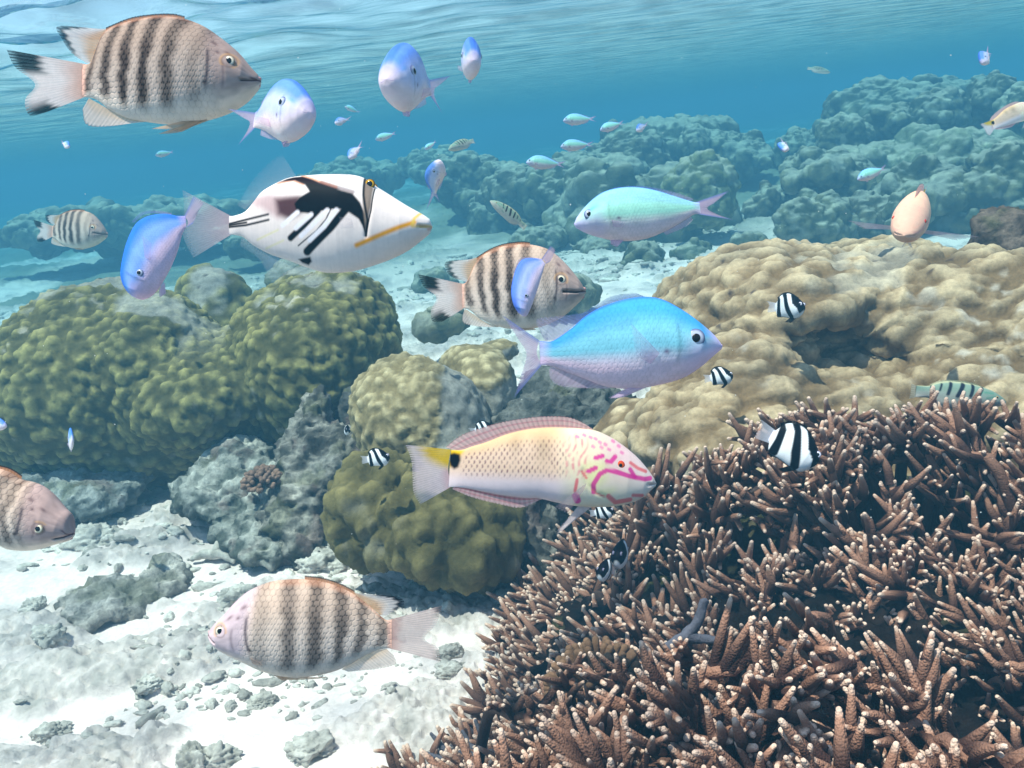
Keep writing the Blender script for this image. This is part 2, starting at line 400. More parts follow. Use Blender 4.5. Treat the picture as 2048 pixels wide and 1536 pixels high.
def rock(name, ells, label, k=0.04, res=0.009, seed=1, c1=(84, 82, 76), c2=(196, 190, 178), warp=0.03, amp=0.02, scale=22, cat='rock', mat=None, holes=(), silt=0.6):
    res = min(res, 0.0068)
    V, Fq = blob(ells, k, res, warp, 6.0, seed, holes)
    N = vert_normals(V, [Fq])
    n1 = fbm(V * scale, 4, seed + 3, 0.6); f1, f2 = worley(V * scale * 1.4, seed + 4)
    f3, f4 = worley(V * scale * 3.2, seed + 6)
    d = amp * n1 + amp * 0.8 * (0.5 - f1) + amp * 0.45 * (0.5 - f3) + amp * 0.4 * (0.5 - 2 * np.abs(fbm(V * 60, 3, seed + 16, 0.6)))
    V = V + N * d[:, None]
    N = vert_normals(V, [Fq])
    m = np.clip(0.32 + 1.3 * fbm(V * 34, 4, seed + 7) + silt * (N[:, 2] - 0.5), 0, 1)
    col = mix(np.tile(lin(*c1), (len(V), 1)), np.tile(lin(*c2), (len(V), 1)), m)
    # patches of encrusting algae and coralline crust
    pk = sm(0.25, 0.45, fbm(V * 15, 3, seed + 20)); col = mix(col, np.tile(lin(126, 104, 98), (len(V), 1)), 0.55 * pk)
    pk = sm(0.25, 0.45, fbm(V * 12, 3, seed + 30)); col = mix(col, np.tile(lin(96, 98, 58), (len(V), 1)), 0.5 * pk)
    return finish(name, V, Fq, mat or M_ROCK, np.clip(col, 0.01, 0.85), label, cat)

# -- the big olive boulder coral on the left
OLIVE = (88, 84, 50); OLTIP = (172, 162, 102)
porites('boulder_coral', [E(215, 760, 2.3, 215, 180, 0.30), E(110, 840, 2.42, 160, 130, 0.26), E(640, 715, 2.2, 142, 150, 0.25), E(430, 775, 2.2, 140, 105, 0.24), E(420, 830, 2.36, 300, 110, 0.26),
                          E(330, 860, 2.40, 255, 95, 0.26), E(600, 820, 2.32, 130, 105, 0.22), E(700, 660, 2.25, 70, 90, 0.18), E(560, 650, 2.3, 60, 60, 0.15), E(330, 690, 2.2, 90, 90, 0.2)],
        'huge olive green boulder coral with two knobbly domes on the sand', k=0.065, res=0.0072, size=0.029, amp=0.015, seed=11, live=OLIVE, tipc=OLTIP, size2=0.016,
        deadfn=lambda V, N, n: 0.8 * sm(0.12, 0.34, n + 0.75 * (N[:, 2] - 0.78) + 0.2 * fbm(V * 3, 2, 4)) * sm(0.30, 0.40, V[:, 2]))
porites('boulder_coral', [E(425, 612, 2.75, 72, 66, 0.13), E(405, 590, 2.8, 52, 42, 0.1), E(450, 640, 2.7, 48, 40, 0.1)],
        'small round olive coral head sitting behind the gap between two domes', k=0.03, res=0.009, size=0.05, amp=0.018, seed=13, live=OLIVE, tipc=OLTIP, dead_amt=0.3)
porites('boulder_coral', [E(600, 592, 2.55, 52, 48, 0.11), E(640, 600, 2.5, 50, 44, 0.1), E(560, 640, 2.45, 46, 55, 0.1), E(650, 650, 2.5, 80, 60, 0.12)],
        'olive coral knob under the belly of the black and white triggerfish', k=0.03, res=0.009, size=0.045, amp=0.013, seed=15, live=OLIVE, tipc=OLTIP, dead_amt=0.7)

# -- the middle group
TAN = (132, 118, 84); TANTIP = (200, 184, 144)
def right_dead(px0, px1, d0):
    a = at(px0, 800, d0); b = at(px1, 800, d0); ax = (b - a) / np.linalg.norm(b - a) ** 2
    return lambda V, N, n: sm(0.47, 0.55, (V - a) @ ax + 0.22 * n + 0.06 * fbm(V * 40, 3, 2))
porites('boulder_coral', [E(845, 830, 1.72, 118, 108, 0.13), E(780, 860, 1.70, 62, 100, 0.1), E(880, 900, 1.70, 100, 90, 0.12)],
        'domed coral with live tan left face and grey dead right face', k=0.04, res=0.0065, size=0.021, amp=0.0095, seed=21, size2=0.011, live=TAN, tipc=TANTIP, deadfn=right_dead(760, 960, 1.6))
porites('boulder_coral', [E(960, 760, 1.86, 58, 62, 0.09), E(985, 800, 1.84, 42, 80, 0.08), E(1000, 700, 1.95, 40, 22, 0.06), E(920, 722, 1.9, 36, 26, 0.06)],
        'upright grey coral lump with tan cap beside the domed coral', k=0.03, res=0.0065, size=0.022, amp=0.007, seed=22, live=TAN, tipc=TANTIP, deadfn=lambda V, N, n: sm(0.1, -0.1, N[:, 2] - 0.45 + 0.5 * n))
porites('boulder_coral', [E(770, 985, 1.55, 84, 78, 0.12), E(880, 1040, 1.5, 112, 82, 0.12), E(950, 1060, 1.48, 80, 70, 0.1), E(800, 1050, 1.53, 95, 60, 0.1), E(985, 1075, 1.46, 42, 40, 0.06)],
        'lumpy dark olive coral mound on the sand below the wrasse', k=0.03, res=0.0065, size=0.038, amp=0.025, seed=23, size2=0.016, live=(92, 84, 50), tipc=(136, 124, 80), deadfn=lambda V, N, n: 0.4 * sm(0.3, 0.45, n), squash=(1, 1, 1.25))
rock('reef_rock', [E(630, 850, 1.9, 34, 60, 0.06), E(615, 900, 1.88, 60, 60, 0.09), E(660, 960, 1.84, 70, 80, 0.12), E(700, 910, 1.86, 44, 50, 0.09), E(590, 990, 1.83, 60, 60, 0.1), E(640, 1050, 1.78, 80, 60, 0.12)],
     'jagged grey rock pinnacle rising between the olive dome and the tan coral', res=0.0075, seed=31, amp=0.022)
rock('reef_rock', [E(705, 835, 1.95, 26, 52, 0.05), E(702, 880, 1.93, 30, 50, 0.06)], 'dark grey stump of rock close against the tan domed coral', res=0.0075, seed=32, c1=(62, 66, 66), c2=(104, 104, 100))
rock('reef_rock', [E(470, 930, 2.0, 76, 46, 0.12), E(400, 980, 1.97, 50, 50, 0.1), E(540, 990, 1.9, 60, 60, 0.12), E(440, 990, 1.92, 80, 40, 0.1), E(560, 1060, 1.8, 90, 42, 0.12), E(500, 1050, 1.85, 80, 30, 0.1)],
     'low pale rock shelf spread in front of the olive domes', res=0.0085, seed=33, amp=0.022, c1=(100, 104, 96), c2=(208, 206, 196), k=0.03)
rock('reef_rock', [E(1040, 1060, 1.55, 56, 64, 0.09), E(1080, 1075, 1.52, 40, 40, 0.07), E(1000, 1010, 1.58, 60, 40, 0.08), E(1060, 1000, 1.62, 50, 60, 0.08)],
     'rough grey rock wedged between olive mound and staghorn thicket', res=0.0065, seed=34, amp=0.018)
rock('reef_rock', [E(1120, 790, 1.85, 80, 50, 0.12), E(1090, 850, 1.8, 110, 60, 0.12), E(1200, 850, 1.8, 90, 60, 0.12), E(1150, 920, 1.75, 110, 70, 0.12), E(1020, 860, 1.8, 60, 60, 0.1), E(1190, 960, 1.7, 70, 60, 0.1)],
     'shadowed grey rock beneath the large blue damselfish', res=0.008, seed=35, amp=0.022, c1=(80, 84, 82), c2=(132, 132, 126))
rock('reef_rock', [E(140, 985, 2.12, 140, 34, 0.14), E(60, 995, 2.1, 70, 32, 0.12), E(225, 1005, 2.07, 44, 22, 0.08)], 'flat silty rock slab at the foot of the left olive dome', res=0.009, seed=36, amp=0.020, c1=(112, 116, 112), c2=(196, 198, 194))
rock('reef_rock', [E(205, 1218, 1.64, 74, 15, 0.07), E(270, 1196, 1.67, 60, 15, 0.06), E(335, 1132, 1.75, 50, 18, 0.06), E(315, 1172, 1.70, 46, 15, 0.05)], 'long pale slab of dead coral lying on the white sand', res=0.0065, seed=37, amp=0.022, c1=(146, 142, 134), c2=(226, 218, 208), k=0.02)
rock('reef_rock', [E(2010, 470, 1.95, 38, 42, 0.05), E(2000, 440, 1.95, 34, 20, 0.05), E(1995, 520, 1.93, 34, 60, 0.06), E(2060, 510, 1.93, 40, 60, 0.06)], 'brown crusty rock stump on top of the tan coral at its far edge', res=0.007, seed=38, amp=0.016, c1=(84, 68, 58), c2=(138, 118, 104))

# -- big tan coral on the right
HON = (126, 102, 72); HONTIP = (216, 192, 156)
porites('boulder_coral', [E(1560, 640, 1.85, 190, 125, 0.30), E(1800, 640, 1.85, 220, 130, 0.36), E(1980, 660, 1.75, 180, 130, 0.36), E(1420, 610, 1.95, 80, 65, 0.14), E(1690, 540, 2.1, 210, 40, 0.2),
                          E(1470, 790, 1.62, 130, 90, 0.16), E(1380, 880, 1.55, 90, 75, 0.12), E(1680, 800, 1.6, 160, 70, 0.16), E(1900, 780, 1.6, 190, 70, 0.2), E(1560, 850, 1.5, 140, 80, 0.14), E(2050, 590, 1.85, 110, 60, 0.2), E(1480, 900, 1.5, 150, 90, 0.16), E(1700, 900, 1.5, 200, 90, 0.2), E(1960, 860, 1.5, 200, 90, 0.2), E(2150, 720, 1.7, 200, 130, 0.3)],
        'wide honey brown lobed coral mound spread behind the staghorn thicket', k=0.045, res=0.0075, size=0.042, amp=0.020, seed=41, live=HON, tipc=HONTIP, size2=0.018, squash=(1.5, 1.1, 0.72), warp=0.05,
        holes=[('ray', 1685, 705, 0.02, 105, 60, 0.11), ('ray', 1790, 738, 0.01, 56, 30, 0.06)], deadfn=lambda V, N, n: 0.5 * sm(0.3, 0.45, n), power=0.8)
porites('boulder_coral', [E(1275, 850, 1.65, 62, 48, 0.1), E(1300, 910, 1.58, 80, 60, 0.1), E(1250, 930, 1.6, 50, 40, 0.08)], 'small pale tan coral lobe between grey rock and honey brown mound', res=0.0065, size=0.035, amp=0.008, seed=42, live=HON, tipc=HONTIP, deadfn=lambda V, N, n: 0.4 * sm(0.3, 0.45, n))
porites('boulder_coral', [E(1540, 522, 2.12, 44, 30, 0.05), E(1500, 535, 2.1, 40, 26, 0.05)], 'smooth knob on the crest of the honey brown mound', res=0.0075, size=0.05, amp=0.006, seed=43, live=HON, tipc=HONTIP, deadfn=lambda V, N, n: 0.4 * sm(0.3, 0.45, n))

# small cauliflower coral on the rocks
def finger_clump(name, c, R, n, flen, rad, colr, tip, label, seed, cat='coral', up=0.25):
    rng = np.random.RandomState(seed); Vs = []; Fs = []; Cs = []; off = 0
    for i in range(n):
        d = rng.normal(size=3); d[2] = abs(d[2]) * 0.9 + up; d[1] -= 0.25; d /= np.linalg.norm(d)
        p0 = c + d * R * 0.45; L = flen * (0.7 + 0.6 * rng.rand()); p1 = c + d * (R + L * 0.4); 
        v, f, t = tube(np.array([p0, (p0 + p1) / 2 + rng.normal(size=3) * rad * 0.3, p1]), [rad * 0.7, rad, rad * 1.15], 9, 7)
        Vs.append(v); Fs.append(f + off); off += len(v)
        Cs.append(mix(np.tile(lin(*colr), (len(v), 1)), np.tile(lin(*tip), (len(v), 1)), sm(0.6, 1, t)) * (0.8 + 0.4 * rng.rand()))
    v = np.concatenate(Vs); cc = np.concatenate(Cs)
    return finish(name, v, np.concatenate(Fs), M_PORITES, cc, label, cat)
def tube(pts, radii, nr, ns, tipround=True):
    """tapered tube with a rounded end; returns quads and the 0..1 position along it"""
    m = len(pts); s = np.linspace(0, 1, nr)
    P = resample(pts, nr, m > 2); r = np.interp(s, np.linspace(0, 1, m), radii)
    T = np.gradient(P, axis=0); T /= np.linalg.norm(T, axis=1, keepdims=True) + 1e-12
    ref = np.array([0.3, 0.9, 0.2]) if abs(T[:, 0]).mean() < 0.8 else np.array([0, 0.2, 1.0])
    U = np.cross(T, ref); U /= np.linalg.norm(U, axis=1, keepdims=True); W = np.cross(T, U)
    if tipround:
        rl = r[-1]; ex = [(0.5, 0.87), (0.87, 0.5), (1.0, 0.06)]
        P = np.vstack([P] + [P[-1:] + T[-1:] * rl * a for a, b in ex]); r = np.concatenate([r, [rl * b for a, b in ex]])
        U = np.vstack([U] + [U[-1:]] * 3); W = np.vstack([W] + [W[-1:]] * 3); s = np.concatenate([s, [1, 1, 1]])
    th = np.linspace(0, 2 * math.pi, ns, endpoint=False)
    V = P[:, None] + r[:, None, None] * (U[:, None] * np.cos(th)[None, :, None] + W[:, None] * np.sin(th)[None, :, None])
    return V.reshape(-1, 3), grid_faces(len(P), ns, True), np.repeat(s, ns)
finger_clump('cauliflower_coral', at(527, 972, 1.78), 0.035, 110, 0.014, 0.0042, (92, 74, 58), (136, 108, 92), 'small brown cauliflower coral clump on the pale rock shelf', 5)
finger_clump('cauliflower_coral', at(1195, 1390, 0.92), 0.045, 120, 0.022, 0.0036, (84, 62, 46), (120, 92, 70), 'soft ochre bushy coral nested among the staghorn branches', 6)

# -- staghorn thicket
def build_staghorn():
    L = [ground(px, py, 0.04)[:2] for px, py in [(700, 1640), (790, 1536), (900, 1480), (965, 1350), (1010, 1235), (1065, 1140), (1150, 1085), (1235, 1040)]]
    B = [ground(px, py, z)[:2] for px, py, z in [(1300, 985, 0.2), (1370, 920, 0.27), (1480, 865, 0.33), (1600, 835, 0.35), (1750, 830, 0.36), (1900, 810, 0.37), (2100, 780, 0.38)]]
    poly = np.array(L + B + [[1.05, 1.0], [0.95, 0.42], [0.5, 0.25], [0.05, 0.30], [-0.25, 0.55]])
    left = np.array([ground(px, py, 0.04)[:2] for px, py in [(560, 1640), (700, 1640), (790, 1536), (900, 1480), (965, 1350), (1010, 1235), (1065, 1140), (1150, 1085), (1235, 1040), (1300, 1000)]])
    rng = np.random.RandomState(12)
    def inside(p):
        x, y = p; c = False; j = len(poly) - 1
        for i in range(len(poly)):
            xi, yi = poly[i]; xj, yj = poly[j]
            if (yi > y) != (yj > y) and x < (xj - xi) * (y - yi) / (yj - yi) + xi: c = not c
            j = i
        return c
    def ldist(p):
        best = 9; nrm = None
        for a, b in zip(left[:-1], left[1:]):
            t = np.clip(np.dot(p - a, b - a) / np.dot(b - a, b - a), 0, 1); q = a + t * (b - a); d = np.linalg.norm(p - q)
            if d < best: best = d; nrm = (q - p) / (d + 1e-9)
        return best, nrm
    pts = []; tries = 0; lo, hi = poly.min(0), poly.max(0)
    while tries < 90000 and len(pts) < 1750:
        tries += 1
        p = lo + (hi - lo) * rng.rand(2)
        if not inside(p): continue
        if len(pts) and (np.linalg.norm(np.array(pts) - p, axis=1) < 0.0225).any(): continue
        pts.append(p)
    branches = []
    for p in pts:
        d, out = ldist(p)
        n = vnoise(np.array([[p[0] * 7, p[1] * 7, 1.5]]), 3)[0]; n2 = vnoise(np.array([[p[0] * 3, p[1] * 3, 7.5]]), 4)[0]
        top = 0.035 + 0.30 * float(sm(0.0, 0.42, d)) + 0.035 * n + 0.03 * n2 + rng.normal() * 0.012
        top = min(top, 0.375 - 0.022 * float(sm(0.8, 1.05, p[1])))
        if d > 0.22: top -= (0.10 + 0.08 * float(sm(0.9, 0.6, p[1]))) * float(sm(-0.05, 0.4, vnoise(np.array([[p[0] * 6 + 9, p[1] * 6, 4.5]]), 8)[0] + 0.25 * float(sm(0.95, 0.6, p[1]))))   # darker gaps between the bushes
        edge = float(sm(0.35, 0.0, d))
        az = rng.rand() * 2 * math.pi; tilt = 0.35 + 1.0 * rng.rand()
        D = np.array([math.cos(az) * math.sin(tilt), math.sin(az) * math.sin(tilt), math.cos(tilt)])
        D += np.array([out[0], out[1], 0.0]) * edge * 0.9 + np.array([-0.28, -0.22, 0]); D /= np.linalg.norm(D)
        Lm = 0.05 + 0.055 * rng.rand()
        tipp = np.array([p[0], p[1], max(top, 0.03)]); base = tipp - D * Lm; base[2] = max(base[2], -0.02)
        root = base - np.array([D[0] * 0.04, D[1] * 0.04, 0.09 + 0.05 * rng.rand()]); root[2] = max(root[2], -0.05)
        sc = (0.60 + 0.26 * rng.rand()) * (1 + 0.28 * float(sm(0.65, 1.05, p[1])))
        R0 = 0.0074 * sc
        V = []; Fq = []; T = []; off = 0
        def add(pp, rr, nr, ns, t0, t1):
            nonlocal off
            v, f, t = tube(np.asarray(pp), rr, nr, ns); V.append(v); Fq.append(f + off); off += len(v); T.append(t0 + (t1 - t0) * t)
        bend = rng.normal(size=3) * 0.012; bend[2] = abs(bend[2]) * -1
        add([root, base + bend * 0.5, (base + tipp) / 2 + bend, tipp], [R0 * 1.1, R0 * 1.05, R0 * 0.95, R0 * 0.42], 13, 8, 0.0, 1.0)
        side = np.cross(D, [0, 0, 1]); side /= np.linalg.norm(side) + 1e-9
        nf = rng.randint(6, 11)
        for k in range(nf):
            s = 0.15 + 0.8 * (k + rng.rand() * 0.8) / nf
            q = base + (tipp - base) * s + bend * (1 - abs(2 * s - 1))
            a = rng.normal() * 0.8
            G = np.array([0, 0, 1.0]) * (0.45 + 0.4 * rng.rand()) + side * math.sin(a) * 1.1 + D * (0.45 + 0.6 * rng.rand()) + np.array([-0.30, -0.14, 0]) + rng.normal(size=3) * 0.24
            G /= np.linalg.norm(G)
            fl = (0.042 + 0.044 * rng.rand()) * sc * (1.1 - 0.4 * s)
            r1 = R0 * (0.74 + 0.12 * rng.rand())
            mid = q + G * fl * 0.5 + rng.normal(size=3) * 0.0025 + np.array([0, 0, -0.002]); end = q + G * fl
            add([q, mid, end], [r1 * 1.05, r1 * 0.92, r1 * 0.42], 9, 7, 0.1, 1.0)
            for _ in range(rng.randint(0, 2)):
                t = 0.3 + 0.45 * rng.rand(); qq = q + (end - q) * t
                H = G * 0.8 + rng.normal(size=3) * 0.55; H /= np.linalg.norm(H)
                add([qq, qq + H * fl * (0.22 + 0.22 * rng.rand())], [r1 * 0.75, r1 * 0.42], 6, 6, 0.3, 1.0)
        V = np.concatenate(V); Fq = np.concatenate(Fq); T = np.concatenate(T)
        nz = fbm(V * 60, 2, 3); V = V + 0 
        brown = lin(60, 39, 34) * (0.85 + 0.3 * rng.rand()); body = np.tile(brown, (len(V), 1)) * (1 + 0.2 * nz)[:, None]  # dark lower stems: partly coral brown, partly painted shade for the gaps
        body = mix(body, np.tile(lin(170, 126, 104) * (0.75 + 0.45 * rng.rand()), (len(V), 1)), 0.9 * sm(0.3, 0.95, T))
        body = mix(body, np.tile(lin(236, 208, 188), (len(V), 1)), 0.75 * sm(0.93, 1.0, T + 0.04 * nz))
        if rng.rand() < 0.012: body = np.tile(lin(96, 94, 104), (len(V), 1)) * (0.9 + 0.3 * nz)[:, None]
        dist = np.linalg.norm(tipp - CAM)
        q = (tipp - CAM); zz = q @ FWD; xs = 1024 + FOC * (q @ RGT) / zz; ys = 768 - FOC * (q @ UPV) / zz
        vis = zz > 0.05 and -100 < xs < 2150 and -100 < ys < 1640
        branches.append((dist + (0 if vis else 10), V, Fq, body))
    branches.sort(key=lambda b: b[0])
    root = empty('staghorn_coral', (0.35, 0.85, 0.0))
    tag(root, 'wide brown staghorn coral thicket with pale finger tips filling the near reef', 'coral')
    for b in branches[:99]:
        o = make_obj('branch', b[1], b[2], M_STAG, parent=root, col=b[3], loc=b[1].mean(0)); o.location = b[1].mean(0) - np.array([0.35, 0.85, 0.0])
    rest = branches[99:]; off = 0; Vs = []; Fs = []; Cs = []
    for b in rest: Vs.append(b[1]); Fs.append(b[2] + off); Cs.append(b[3]); off += len(b[1])
    o = make_obj('branch', np.concatenate(Vs), np.concatenate(Fs), M_STAG, parent=root, col=np.concatenate(Cs), loc=(0.35, 0.85, 0.0)); o.location = (0, 0, 0); o['kind'] = 'stuff'
build_staghorn()
def build_shade_floor():  # added mounds, their near black colour stands in for shade under the thicket
    cs = []
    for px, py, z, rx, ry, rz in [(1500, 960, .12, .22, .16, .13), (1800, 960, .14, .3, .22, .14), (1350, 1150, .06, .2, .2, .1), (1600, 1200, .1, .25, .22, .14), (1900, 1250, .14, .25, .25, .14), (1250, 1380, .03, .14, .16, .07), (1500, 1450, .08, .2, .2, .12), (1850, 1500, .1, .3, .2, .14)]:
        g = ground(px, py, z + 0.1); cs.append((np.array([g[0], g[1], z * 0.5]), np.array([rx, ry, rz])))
    rock('reef_rock', cs, 'dark floor added under the staghorn fingers, coloured near black as shade in the gaps', res=0.0068, seed=61, c1=(26, 21, 20), c2=(48, 38, 34), amp=0.02, warp=0.04, silt=0.1, cat='rock')
build_shade_floor()

# dead grey branch lying inside the thicket
def dead_branch():
    c = at(1370, 1275, 0.80); V = []; Fq = []; off = 0
    for pts, rr in [([c + [-.015, 0, -.008], c, c + [.03, .0, -.008]], [.005, .005, .004]), ([c + [.0, 0, 0], c + [.014, .006, .012], c + [.022, .012, .028]], [.005, .0048, .0042])]:
        v, f, t = tube(np.array(pts), rr, 10, 9); V.append(v); Fq.append(f + off); off += len(v)
    v = np.concatenate(V); v = v + 0.0028 * np.stack([fbm(v * 120, 3, s) for s in (1, 2, 3)], 1)
    finish('dead_coral_branch', v, np.concatenate(Fq), M_RUBBLE, np.tile(lin(112, 112, 124), (len(v), 1)), 'forked blue grey dead branch caught inside the staghorn thicket', 'coral')
dead_branch()

# -- rubble
def ico(sub=1):
    import bmesh
    bm = bmesh.new(); bmesh.ops.create_icosphere(bm, subdivisions=sub, radius=1.0)
    v = np.array([x.co[:] for x in bm.verts]); f = np.array([[w.index for w in q.verts] for q in bm.faces]); bm.free(); return v, f
def build_rubble():
    rng = np.random.RandomState(3); v0, f0 = ico(3); v1, f1 = ico(5)
    Vs = []; Fs = []; Cs = []; off = 0; n = 0
    while n < 4200:
        t = rng.rand(); y = 0.85 + 4.6 * t ** 1.6; x = rng.uniform(-0.62, 0.62) * (y + 0.25) * (1.05)
        cl = vnoise(np.array([[x * 2.2, y * 3.2, 0.3]]), 9)[0] + 0.6 * vnoise(np.array([[x * 6, y * 9, 2.3]]), 10)[0]
        if cl < 0.06 + rng.rand() * 0.6 - 0.30: continue
        r = 0.0028 * (1 + 3.4 * rng.rand() ** 3.5) * (0.7 + 0.28 * y)
        sc = r * np.array([0.6 + 1.9 * rng.rand() ** 1.5, 0.6 + 0.4 * rng.rand(), 0.4 + 0.45 * rng.rand()])
        o3 = rng.rand(3) * 50; v = v0 * (1 + 0.45 * fbm(v0 * 1.5 + o3, 2, 1) + 0.34 * fbm(v0 * 4.2 + o3, 2, 2))[:, None] * sc
        a = rng.normal(-0.2, 0.7); ca, sa = math.cos(a), math.sin(a); v = v @ np.array([[ca, sa, 0], [-sa, ca, 0], [0, 0, 1]])
        h = bed_height(np.array([x]), np.array([y]))[0][0]
        Vs.append(v + [x, y, h + sc[2] * 0.25]); Fs.append(f0 + off); off += len(v)
        c = mix(lin(166, 160, 152)[None], lin(228, 222, 212)[None], np.array([rng.rand()]))
        Cs.append(np.tile(c, (len(v), 1))); n += 1
    o = make_obj('coral_rubble', np.concatenate(Vs), np.concatenate(Fs), M_RUBBLE, col=np.concatenate(Cs)); o['kind'] = 'stuff'; o['label'] = 'scattered broken coral gravel strewn over the white sand'; o['category'] = 'rubble'
    big = [(385, 1515, 34, 36, 'pointed pale rubble stone at the bottom edge of the sand'), (430, 1500, 40, 20, 'flat pale rubble lump right beside the pointed stone'),
           (425, 1085, 26, 16, 'three pronged dead coral piece in front of the pale rock shelf'), (95, 1255, 34, 18, 'low rubble stone left of the long dead coral slab'),
           (60, 1190, 26, 14, 'small rubble stone behind the low stone by the picture edge'), (520, 1385, 30, 12, 'rubble stone under the chin of the sand hugging sergeant fish'),
           (290, 1345, 30, 12, 'half buried grey rubble strip on open sand'), (90, 1420, 36, 14, 'rounded rubble pair lump on the bright lower sand'),
           (1105, 1105, 34, 20, 'yellowish rubble block at the foot of the olive mound'), (990, 1150, 24, 16, 'rubble cobble between olive mound base and staghorn fingers'),
           (930, 1175, 40, 16, 'rubble heap above the tail of the sand hugging sergeant'), (1010, 1190, 30, 14, 'rubble chip touching the edge of the staghorn thicket'),
           (180, 1060, 60, 24, 'broad silty rubble lump right of the half hidden sergeant'), (640, 1110, 46, 18, 'grey rubble ledge at the foot of the rock pinnacle'),
           (620, 1500, 50, 20, 'low dark rubble mound near the bottom of the sand'), (470, 1180, 40, 20, 'rubble cobble behind the forehead of the sand hugging sergeant'),
           (900, 1300, 24, 12, 'small rubble chip below the tail of the sand hugging sergeant'), (900, 1345, 30, 12, 'thin rubble sliver beside the lowest staghorn fingers')]
    for i, (px, py, rx, ry, lab) in enumerate(big):
        g = ground(px, py, 0.02); d = (g - CAM) @ FWD
        sc = np.array([rx * d / FOC, rx * 0.7 * d / FOC, ry * 1.5 * d / FOC])
        w1 = worley(v1 * 3.2 + i * 3, 5)[0]; v = v1 * (1 + 0.45 * fbm(v1 * 1.4 + i * 9, 3, 2) + 0.30 * fbm(v1 * 4 + i * 5, 4, 6, 0.65) + 0.28 * (0.45 - w1))[:, None] * sc
        if i == 2:
            vv = []; ff = []; o2 = 0
            for q in ([-.045, 0, .008], [.04, -.02, .004], [.012, .03, .03]):
                a, b, _ = tube(np.array([[0, 0, .012], np.array(q) * 0.5 + [0, 0, .012], np.array(q)]), [.011, .009, .006], 8, 8); vv.append(a); ff.append(b + o2); o2 += len(a)
            v = np.concatenate(vv); fq = np.concatenate(ff); v = v + 0.003 * np.stack([fbm(v * 80, 2, s) for s in (1, 2, 3)], 1)
        else: fq = f1
        h = bed_height(g[:1], g[1:2])[0][0]
        v = v + [g[0], g[1], h + sc[2] * 0.2]
        c = mix(np.tile(lin(160, 155, 146), (len(v), 1)), np.tile(lin(226, 220, 210), (len(v), 1)), np.clip(0.5 + 0.8 * fbm(v * 60, 3, i), 0, 1))
        finish('rubble_stone', v, fq, M_RUBBLE, c, lab, 'stone')
build_rubble()
# ------------------------------------------------------------------ the reef behind, each coral head a thing
def head(px, py, rx, ry, label, seed, z0=None, kind='round', c=(88, 90, 68), tip=(150, 146, 112), d=None, size=None):
    """coral head whose foot is seen near py+ry; the depth follows from the ground there"""
    rng = np.random.RandomState(seed)
    if kind == 'cluster' and (d or 0) > 4.9: py += 0.14 * ry; ry *= 0.82
    if d is None:
        g = ground(px, py + ry * 0.75, 0.0 if z0 is None else z0); d = (g - CAM) @ FWD
    e = [E(px, py, d, rx * 0.8, ry * 0.85, rx * 0.75 * d / FOC)]
    b = e[0]; e.append((b[0] - np.array([0, 0, ry * 0.55 * d / FOC]), b[1] * np.array([1.08, 1.08, 0.95])))
    for k in range(6 if kind == 'cluster' else 3):
        ox, oy = rng.uniform(-0.6, 0.6) * rx, rng.uniform(-0.45, 0.5) * ry; s = rng.uniform(0.35, 0.6)
        e.append(E(px + ox, py + oy, d + rng.uniform(-0.5, 0.3) * rx * d / FOC, rx * s, ry * s * 1.1, rx * s * d / FOC))
    R = max(rx, ry) * d / FOC; res = max(R / 34, 0.011)
    V, Fq = blob(e, R * 0.18, res, R * 0.26, 2.0 / R, seed, zmin=-0.4)
    N = vert_normals(V, [Fq]); s = size or max(0.07, R * 0.30)
    dd, h = lobes(V, N, s * rng.uniform(0.7, 1.2), s * rng.uniform(0.12, 0.34), seed); d2, h2 = lobes(V, N, s * 0.42, s * 0.13, seed + 4)
    V = V + N * (dd + d2 + s * 0.34 * fbm(V / s * 1.2, 4, seed + 2, 0.62))[:, None]; h = 0.6 * h + 0.4 * h2
    n = fbm(V / s * 0.8, 3, seed + 5)
    col = mix(np.tile(lin(*c) * 0.8, (len(V), 1)), np.tile(lin(*tip), (len(V), 1)), np.clip(sm(0.3, 1, h) * 0.75 + 0.4 * n, 0, 1))
    col = mix(col, np.tile(lin(150, 152, 140), (len(V), 1)), 0.6 * sm(0.15, 0.4, n)); N2 = vert_normals(V, [Fq]); col = mix(col, np.tile(lin(186, 184, 166), (len(V), 1)), 0.75 * sm(0.55, 0.9, N2[:, 2] + 0.35 * n))
    return finish('coral_head', V, Fq, M_FAR, np.clip(col, 0.01, 0.8), label, 'coral head')
BR = dict(c=(92, 88, 66), tip=(140, 132, 100))
head(1285, 412, 195, 72, 'large rounded coral head directly behind the green damselfish', 1, kind='cluster')
head(1400, 370, 80, 60, 'pale topped coral shoulder above the tail of the green damselfish', 2, c=(112, 116, 84), tip=(168, 168, 122), d=5.0)
head(1000, 430, 72, 52, 'green coral ball behind the diving six barred wrasse', 3)
head(1070, 425, 22, 22, 'tiny yellow green coral knob right of the six barred wrasse', 4)
head(1075, 480, 60, 36, 'mottled coral lump below the tail of the diving six barred wrasse', 5)
head(1165, 360, 110, 62, 'dark rounded coral head under the second green chromis of the far shoal', 6, kind='cluster', d=6.2)
head(1060, 375, 100, 60, 'shadowed coral bank left of the dark rounded head', 7, kind='cluster', d=6.6, **BR)
head(960, 355, 90, 50, 'hazy brown coral bank under the small striped wrasse pair', 8, kind='cluster', d=7.0)
head(1330, 275, 130, 38, 'far coral ridge top under the little pink chromis', 9, kind='cluster', d=7.6)
head(1250, 315, 90, 48, 'bumpy coral wall left of the far blue gap', 10, kind='cluster', d=6.9, **BR)
head(1440, 300, 90, 60, 'hazy coral spur on the near side of the deep blue gap', 11, kind='cluster', d=7.2)
